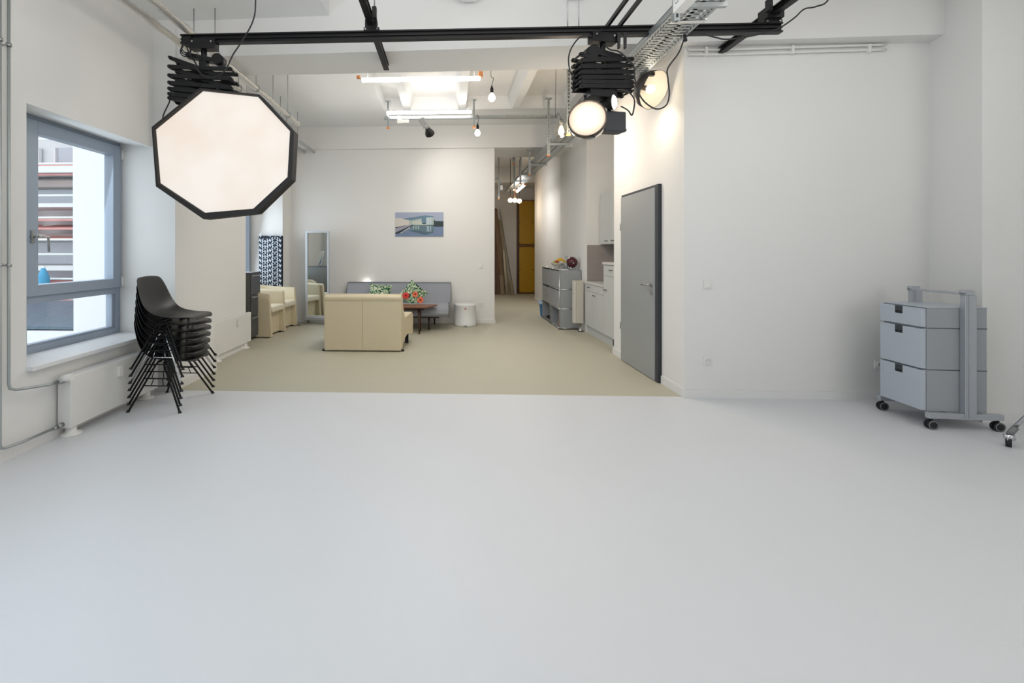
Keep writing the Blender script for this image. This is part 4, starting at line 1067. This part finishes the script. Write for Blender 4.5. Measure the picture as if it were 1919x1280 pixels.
obj('lamp_body', M().lathe([(.150, -.05), (.148, -.10), (.11, -.16), (.07, -.18), (.001, -.185)], (0, 0, 0), dirv, 32, capped=False), chrome, fd)
obj('latch', M().box(.02, .05, -.05, -.03, -.160, -.148), blackm, fd)
obj('yoke', M().tube([(.0, .03, .15), (0, .06, .20)], .012), blackm, fd)
hs = thing('lamp_housing', 'black lamp housing box hanging behind the round flood lamp', 'lamp', (1.37, 4.02, 2.49), .25)
obj('housing', M().prismx([(-.06, -.09), (.09, -.08), (.10, .02), (.07, .09), (-.06, .08)], -.10, .095), mat('charcoal_plastic', (52, 54, 58), .5), hs, bevel=.01)
obj('filter_slot', M().box(.096, .104, -.05, .08, -.08, -.06), doorf, hs)
obj('mount_stem', M().cyl((-.02, 0, .08), (-.05, 0, .19), .015, n=10), blackm, hs)
sp = thing('small_spot', 'small bright round spot beside the large flood lamp', 'lamp', (1.345, 3.90, 2.625))
dv = Vector((.78, -.60, -.05)).normalized()
obj('bulb_face', M().lathe([(.058, 0), (.04, .012), (.001, .018)], (0, 0, 0), dv, 24, capped=False), emat('bright_warm_glass', (1.0, .84, .66), 9), sp)
obj('reflector_body', M().lathe([(.060, .002), (.058, -.03), (.030, -.08), (.022, -.12), (.001, -.12)], (0, 0, 0), dv, 24, capped=False), blackm, sp)
# white bowl lamp
bwl = thing('bowl_lamp', 'white bowl reflector with bare bulb aimed at the right wall', 'lamp', (2.035, 4.76, 3.01))
dv = Vector((.42, -.72, -.42)).normalized()
bwlm = mat('dull_white_enamel', (206, 200, 186), .5); bwlo = mat('dark_bronze_enamel', (64, 58, 54), .4)
prof = [(.02, -.17), (.07, -.165), (.13, -.13), (.17, -.07), (.185, 0)]
obj('reflector_inside', M().lathe(prof, (0, 0, 0), dv, 32, capped=False), bwlm, bwl, fix=False)
obj('reflector_outside', M().lathe([(r+.006, h-.006) for r, h in prof[:-1]]+[(.190, 0), (.185, .001)], (0, 0, 0), dv, 32, capped=False), bwlo, bwl)
obj('bulb', M().ball(tuple(dv*-.045), .042, 16), emat('warm_white_bulb', (1.0, .88, .70), 16), bwl)
obj('bulb_socket', M().cyl(dv*-.17, dv*-.08, .025, n=14), bwlo, bwl)
obj('mount_clamp', M().cyl(dv*-.16, Vector((-.06, .0, .15)), .012, n=8).box(-.13, .0, -.02, .02, .14, .17).box(-.26, -.10, -.01, .01, .06, .075), blackm, bwl)
# warm light the bowl throws on the wall
d_ = bpy.data.lights.new('bowl_lamp_beam', 'SPOT'); d_.energy = 9; d_.color = (1.0, .82, .62); d_.spot_size = math.radians(150); d_.spot_blend = 1.0; d_.shadow_soft_size = .10
lo = bpy.data.objects.new('bowl_lamp_beam', d_); S.collection.objects.link(lo); lo.location = (2.00, 4.95, 2.86)
lo.rotation_euler = Vector((.6, .15, -.75)).to_track_quat('-Z', 'Y').to_euler()

# ------------------------------------------------------------------ cable tray along the right
tr = thing('cable_tray', 'perforated galvanised cable tray running the length of the right side', 'cable tray', (1.63, 0, 3.15))
TW, TL = .29, 13.9
sd = M()
for x in (0, TW-.002): sd.box(x, x+.002, .5, TL, .0, .05); sd.box(x-.004, x+.006, .5, TL, .048, .052)
obj('side_rail', sd, galv, tr)
pb_ = M()
for x0, x1 in ((.0, .016), (.024, .034), (.13, .16), (.256, .266), (.274, .29)): pb_.box(x0, x1, .5, TL, 0, .002)
y = .5
while y < TL:
    pb_.box(.016, .274, y, y+.026, 0, .0018); y += .05
o_ = obj('perforated_base', pb_, galv, tr); o_['kind'] = 'stuff'
cb = M()
for k, (x, r_) in enumerate(((.05, .012), (.08, .010), (.11, .012), (.19, .010), (.22, .012))):
    cb.tube([(x+.01*math.sin(j*1.3+k), .5+j*.67, .016+.004*math.sin(j+k)) for j in range(21)], r_, 6)
obj('laid_cables', cb, mat('pale_cable_sheath', (190, 188, 180), .6), tr)
def hanger(y, zb, zt, name='hanger', arm=True, cap=True):
    m = M(); x0 = -.055
    # slotted channel: two edges and crosspieces, open between
    m.box(x0, x0+.012, y-.002, y+.03, zb, zt); m.box(x0+.028, x0+.040, y-.002, y+.03, zb, zt)
    z = zb
    while z < zt:
        m.box(x0+.012, x0+.028, y-.002, y+.0, z, min(z+.022, zt)); z += .05
    m.box(x0+.012, x0+.028, y+.027, y+.03, zb, zt)
    m.box(x0-.035, x0+.075, y-.03, y+.06, zt-.006, zt)
    hh = obj(name, m, galv, tr)
    if cap: obj('end_cap', M().box(x0-.004, x0+.044, y-.006, y+.034, zb-.022, zb), orange, hh)
    if arm: obj('support_arm', M().prismx([(y+.0, -.035), (y+.03, -.035), (y+.03, -.003), (y+.0, -.003)], x0+.03, TW+.02), galv, hh)
hanger(3.36, -.13, .90, cap=False)
for y, zb, zt in ( (6.35, -.17, .72), (7.62, -.19, .72), (9.40, -.20, .28), (10.3+.3, -.21, .85), (11.6, -.22, .85)):
    hanger(y, zb, zt)
jb = thing('junction_box', 'white junction box fixed to the near cable tray hanger', 'box', (1.50, 2.80, 3.0))
obj('box_body', M().box(0, .072, 0, .42, 0, .24), whitep, jb, bevel=.004)
for y_, z_ in ((.36, .07), (.24, .07), (.12, .07), (.36, .17), (.24, .17), (.12, .17)):
    obj('knockout', M().cyl((0, y_, z_), (-.003, y_, z_), .026, n=16), basem, jb)
    obj('knockout_rim', M().lathe([(.026, 0), (.029, .0035), (.026, .0035)], (0, y_, z_), (-1, 0, 0), 16, capped=False), graym, jb)
fl_ = M().box(.02, .28, 0, .05, 0, .003).box(.02, .28, 0, .003, 0, .015)
tag(obj('tray_cover', fl_, mat('bright_folded_sheet', (225, 225, 222), .25, .6)), 'bright folded metal end of the near tray section', 'tray cover').location = (1.66, 3.62, 3.145)

# strut channel across the rear room
stc = thing('strut_channel', 'perforated steel channel hanging across the rear room below the tube light', 'rail', (-1.07, 7.66, 3.57))
m = M(); SL = 2.83
m.box(0, SL, 0, .004, 0, .012).box(0, SL, 0, .004, .040, .052).box(0, SL, 0, .05, 0, .003).box(0, SL, .046, .05, 0, .052)
x = 0
while x < SL-.03: m.box(x, x+.022, 0, .004, .012, .040); x += .05
obj('channel', m, galv, stc)
for x in (.07, 1.47):
    hg = obj('drop_hanger', M().box(x-.016, x-.006, -.03, -.003, -.13, .30).box(x+.006, x+.016, -.03, -.003, -.13, .30).box(x-.016, x+.016, -.006, -.003, -.13, .30).box(x-.04, x+.04, -.05, .03, .290, .298), galv, stc)
    obj('end_cap', M().box(x-.022, x+.022, -.036, .002, -.16, -.13), orange, hg)
jb2 = obj('connector_box', M().box(.22, .30, -.03, .0, -.07, .05).box(.30, .41, -.02, .0, -.06, -.01), whitep, stc)

# hall struts
hs2 = thing('hall_strut', 'steel strut channel crossing the hall ceiling near the opening', 'rail', (.0, 10.6, 3.55))
obj('channel', M().box(-.8, 1.72, 0, .05, 0, .05), galv, hs2)
obj('conduit_bend', M().tube([(1.72, .02, .02), (1.80, .02, -.02), (1.82, .02, -.2), (1.85, .02, -.28)], .018, 8, smooth_path=4), graym, hs2)
obj('drop_hanger', M().box(1.42, 1.46, 0, .04, -.16, .45), galv, hs2); obj('end_cap', M().box(1.415, 1.465, 0, .045, -.19, -.16), orange, hs2)
hs3 = thing('hall_strut', 'second steel strut channel farther down the hall', 'rail', (.0, 12.6, 3.33))
obj('channel', M().box(-.8, 1.35, 0, .05, 0, .06), galv, hs3)
obj('drop_hanger', M().box(1.30, 1.335, -.03, .01, -.50, .67).box(1.33, 1.40, -.03, .01, -.10, -.04), galv, hs3)
obj('connector_box', M().box(1.35, 1.42, -.05, .0, -.28, -.16), whitep, hs3); obj('end_cap', M().box(1.295, 1.34, -.035, .015, -.53, -.50), orange, hs3)

# ------------------------------------------------------------------ tubes and bulbs
tubem = emat('lit_fluorescent_tube', (1.0, .985, .97), 15)
def tube(label, x0, x1, y, z, caps):
    t = thing('tube_light', label, 'tube light', (x0, y, z), 0); L = x1-x0
    obj('tube', M().cyl((.012, 0, 0), (L-.012, 0, 0), .026, n=16), tubem, t)
    for x in (0, L-.012): obj('end_cap', M().cyl((x, 0, 0), (x+.012, 0, 0), .028, n=16), whitep, t)
    for x in (.08, L-.08): obj('suspension_wire', M().cyl((x, 0, .025), (x, 0, caps), .002, n=6), steel, t)
    return t
t1 = tube('bright white tube light hanging nearer in the rear ceiling bay', -1.04, .37, 5.50, 3.425, .44)
obj('orange_tab', M().box(-.05, -.01, -.02, .02, .02, .05), orange, t1); obj('orange_tab', M().box(1.38, 1.43, -.02, .02, .02, .075), orange, t1)
t2 = tube('bright white tube light resting over the perforated steel channel', -1.03, .37, 7.62, 3.665, .20)
ht = thing('tube_light', 'short lit tube running lengthwise down the hall', 'tube light', (1.79, 11.2, 2.995))
obj('tube', M().cyl((0, 0, 0), (0, 1.3, 0), .03, n=12), tubem, ht)
for y_ in (-.02, 1.3): obj('end_cap', M().cyl((0, y_, 0), (0, y_+.02, 0), .032, n=12), orange, ht)
obj('bracket', M().box(-.01, .01, .2, .22, .0, .16).box(-.01, .01, 1.1, 1.12, 0, .16), galv, ht)
bulbm = emat('lit_frosted_bulb', (1.0, .86, .70), 14)
def bulb(label, x, y, z, top, r=.045, twist=.02, grp='bare bulbs on cords in the rear room'):
    t = thing('pendant_bulb', label, 'light bulb', (x, y, z), 0, grp)
    obj('bulb', M().lathe([(.001, -.048), (.025, -.042), (.043, -.018), (.045, .004), (.034, .03), (.018, .052), (.016, .062)], n=20), bulbm, t)
    obj('lamp_socket', M().lathe([(.018, .058), (.021, .065), (.021, .12), (.012, .135), (.006, .16)], n=14), blackm, t)
    obj('cord', M().tube([(0, 0, .15), (twist, 0, .25), (-twist*.6, 0, .30), (0, 0, top)], .0035, 6, smooth_path=4), rubber, t)
    return t
bulb('bare lit bulb on a short cord, hanging nearer right of the tube lights', .54, 6.0, 3.36, .74)
bulb('bare lit bulb hanging below the perforated channel', .46, 7.66, 3.33, .24)
gl = thing('globe_lamp', 'clear glass globe lamp with a warm bulb hanging by the cable tray', 'lamp', (1.465, 6.22, 2.985))
obj('globe', M().lathe([(.001, -.10), (.05, -.088), (.085, -.05), (.095, 0), (.085, .05), (.055, .088), (.035, .11), (.03, .13)], n=28), glass_mat('globe_glass', (.98, .96, .9), 0, .06), gl, fix=False)
obj('filament_bulb', M().lathe([(.001, -.06), (.03, -.045), (.038, -.01), (.028, .03), (.015, .06)], n=16), emat('amber_filament', (1.0, .72, .36), 12), gl)
obj('lamp_socket', M().cyl((0, 0, .06), (0, 0, .15), .022, n=14), steel, gl)
obj('cord', M().tube([(0, 0, .15), (-.04, 0, .24), (-.07, 0, .18), (-.075, 0, .40), (-.06, 0, 1.13)], .003, 6, smooth_path=4), rubber, gl)
for k, (x, z, l_) in enumerate(((1.69, 2.83, 'left'), (1.83, 2.84, 'middle'), (1.97, 2.83, 'right'))):
    t = thing('pendant_bulb', l_+' of the three warm bulbs hanging at the end of the hall', 'light bulb', (x, 13.1+.1*k, z), 0, 'warm bulbs in the hall')
    obj('bulb', M().ball((0, 0, 0), .065, 14), emat('amber_bulb_glow', (1.0, .66, .38), 7), t)
    obj('cord', M().cyl((0, 0, .06), (.0, 0, 1.15), .008, n=6), orange if k == 1 else rubber, t)
# black spotlight aimed at back wall
spt = thing('wall_washer_spot', 'black spotlight with grey housing clipped to the perforated channel', 'spotlight', (-.42, 7.60, 3.49))
Rm = Matrix.Rotation(math.radians(-32), 4, 'Y')
m = M().box(-.045, .045, -.04, .04, -.075, .075); m.xf(Rm); obj('ballast_box', m, mat('light_grey_casting', (150, 150, 150), .5), spt, bevel=.004)
dvv = Vector((.28, .80, -.53)).normalized()
obj('reflector_cone', M().lathe([(.03, -.05), (.045, .0), (.075, .07), (.078, .10)], (.075, .02, -.105), dvv, 24, capped=False), blackm, spt)
obj('lit_lens', M().lathe([(.07, .085), (.001, .09)], (.075, .02, -.105), dvv, 24, capped=False), emat('spot_lens_glow', (1, .95, .9), 6), spt)
obj('clamp', M().tube([(-.03, .03, .07), (-.045, .05, .11)], .008), steel, spt)
def spot(name, loc, target, e, col, ang, blend=.6, r=.05):
    d = bpy.data.lights.new(name, 'SPOT'); d.energy = e; d.color = col; d.spot_size = math.radians(ang); d.spot_blend = blend; d.shadow_soft_size = r
    o = bpy.data.objects.new(name, d); S.collection.objects.link(o); o.location = loc
    o.rotation_euler = (Vector(target)-Vector(loc)).to_track_quat('-Z', 'Y').to_euler(); return o
spot('wall_washer_beam', (-.28, 7.75, 3.30), (.15, 9.24, 2.55), 42, (1.0, .94, .90), 84, 1.0)
def point(name, loc, e, col, r=.05):
    d = bpy.data.lights.new(name, 'POINT'); d.energy = e; d.color = col; d.shadow_soft_size = r
    o = bpy.data.objects.new(name, d); S.collection.objects.link(o); o.location = loc; return o
point('sofa_uplight_glow', (-1.62, 9.20, .80), .35, (1, .95, .88), .03)
point('hall_bulb_glow', (1.85, 13.2, 2.6), 14, (1, .82, .62), .1)
point('kitchen_bulb_glow', (1.49, 6.2, 2.80), 34, (1, .83, .66), .08)
area('rear_tube_light_spill', (-.33, 6.5, 3.38), (-.33, 6.5, 0), 1.4, 2.2, 32, (1.0, .97, .93))
area('rear_tube_light_up', (-.9, 7.0, 3.35), (-.9, 7.0, 4), 2.6, 2.2, 6, (1.0, .97, .93))
area('hall_tube_light_spill', (1.6, 11.6, 2.93), (1.6, 11.6, 0), .3, 1.3, 22, (1.0, .96, .92))

# ------------------------------------------------------------------ foil pipes with hangers
fp = thing('insulated_pipes', 'pair of foil-wrapped pipes hung from rods along the left ceiling', 'pipe', (-2.352, 0, 3.305))
for x, r_ in ((-.104, .034), (.104, .034)):
    P = []; random.seed(int(x*100)+50)
    y = .6
    while y < (6.9 if x > 0 else 6.4): P.append((x+random.uniform(-.003, .003), y, random.uniform(-.003, .003))); y += .10
    n = 10; vs = []
    m = M()
    rows_ = []
    for p in P:
        rr = r_*random.uniform(.80, 1.16)
        rows_.append([(p[0]+math.cos(2*PI*k/n)*rr*random.uniform(.95, 1.05), p[1], p[2]+math.sin(2*PI*k/n)*rr*random.uniform(.95, 1.05)) for k in range(n)])
    rows_ = [r+[r[0]] for r in rows_]
    m.grid(rows_); obj('wrapped_pipe', m, foil, fp)
for y, zt in ((4.42, .435), (5.38, .565), (6.45, .565), (2.6, .435)):
    for x in (-.104, .104):
        hr = obj('hanger_rod', M().cyl((x, y, .03), (x, y, zt), .0045, n=6), steel, fp)
        obj('pipe_ring', M().lathe([(.040, -.008), (.044, -.008), (.044, .008), (.040, .008)], (x, y, 0), (0, 1, 0), 16, capped=False), steel, hr)
rp = thing('rear_pipes', 'pair of thin grey pipes along the left ceiling towards the back wall', 'pipe', (-2.78, 0, 3.38))
for x in (-.10, .10):
    obj('pipe_run', M().cyl((x, 6.6, 0), (x, 9.2, 0), .028, n=10), mat('pale_grey_pipe', (196, 200, 198), .4, .3), rp)
    for y in (7.35, 8.2): obj('hanger_rod', M().cyl((x, y, .02), (x, y, .49), .0045, n=6), steel, rp)
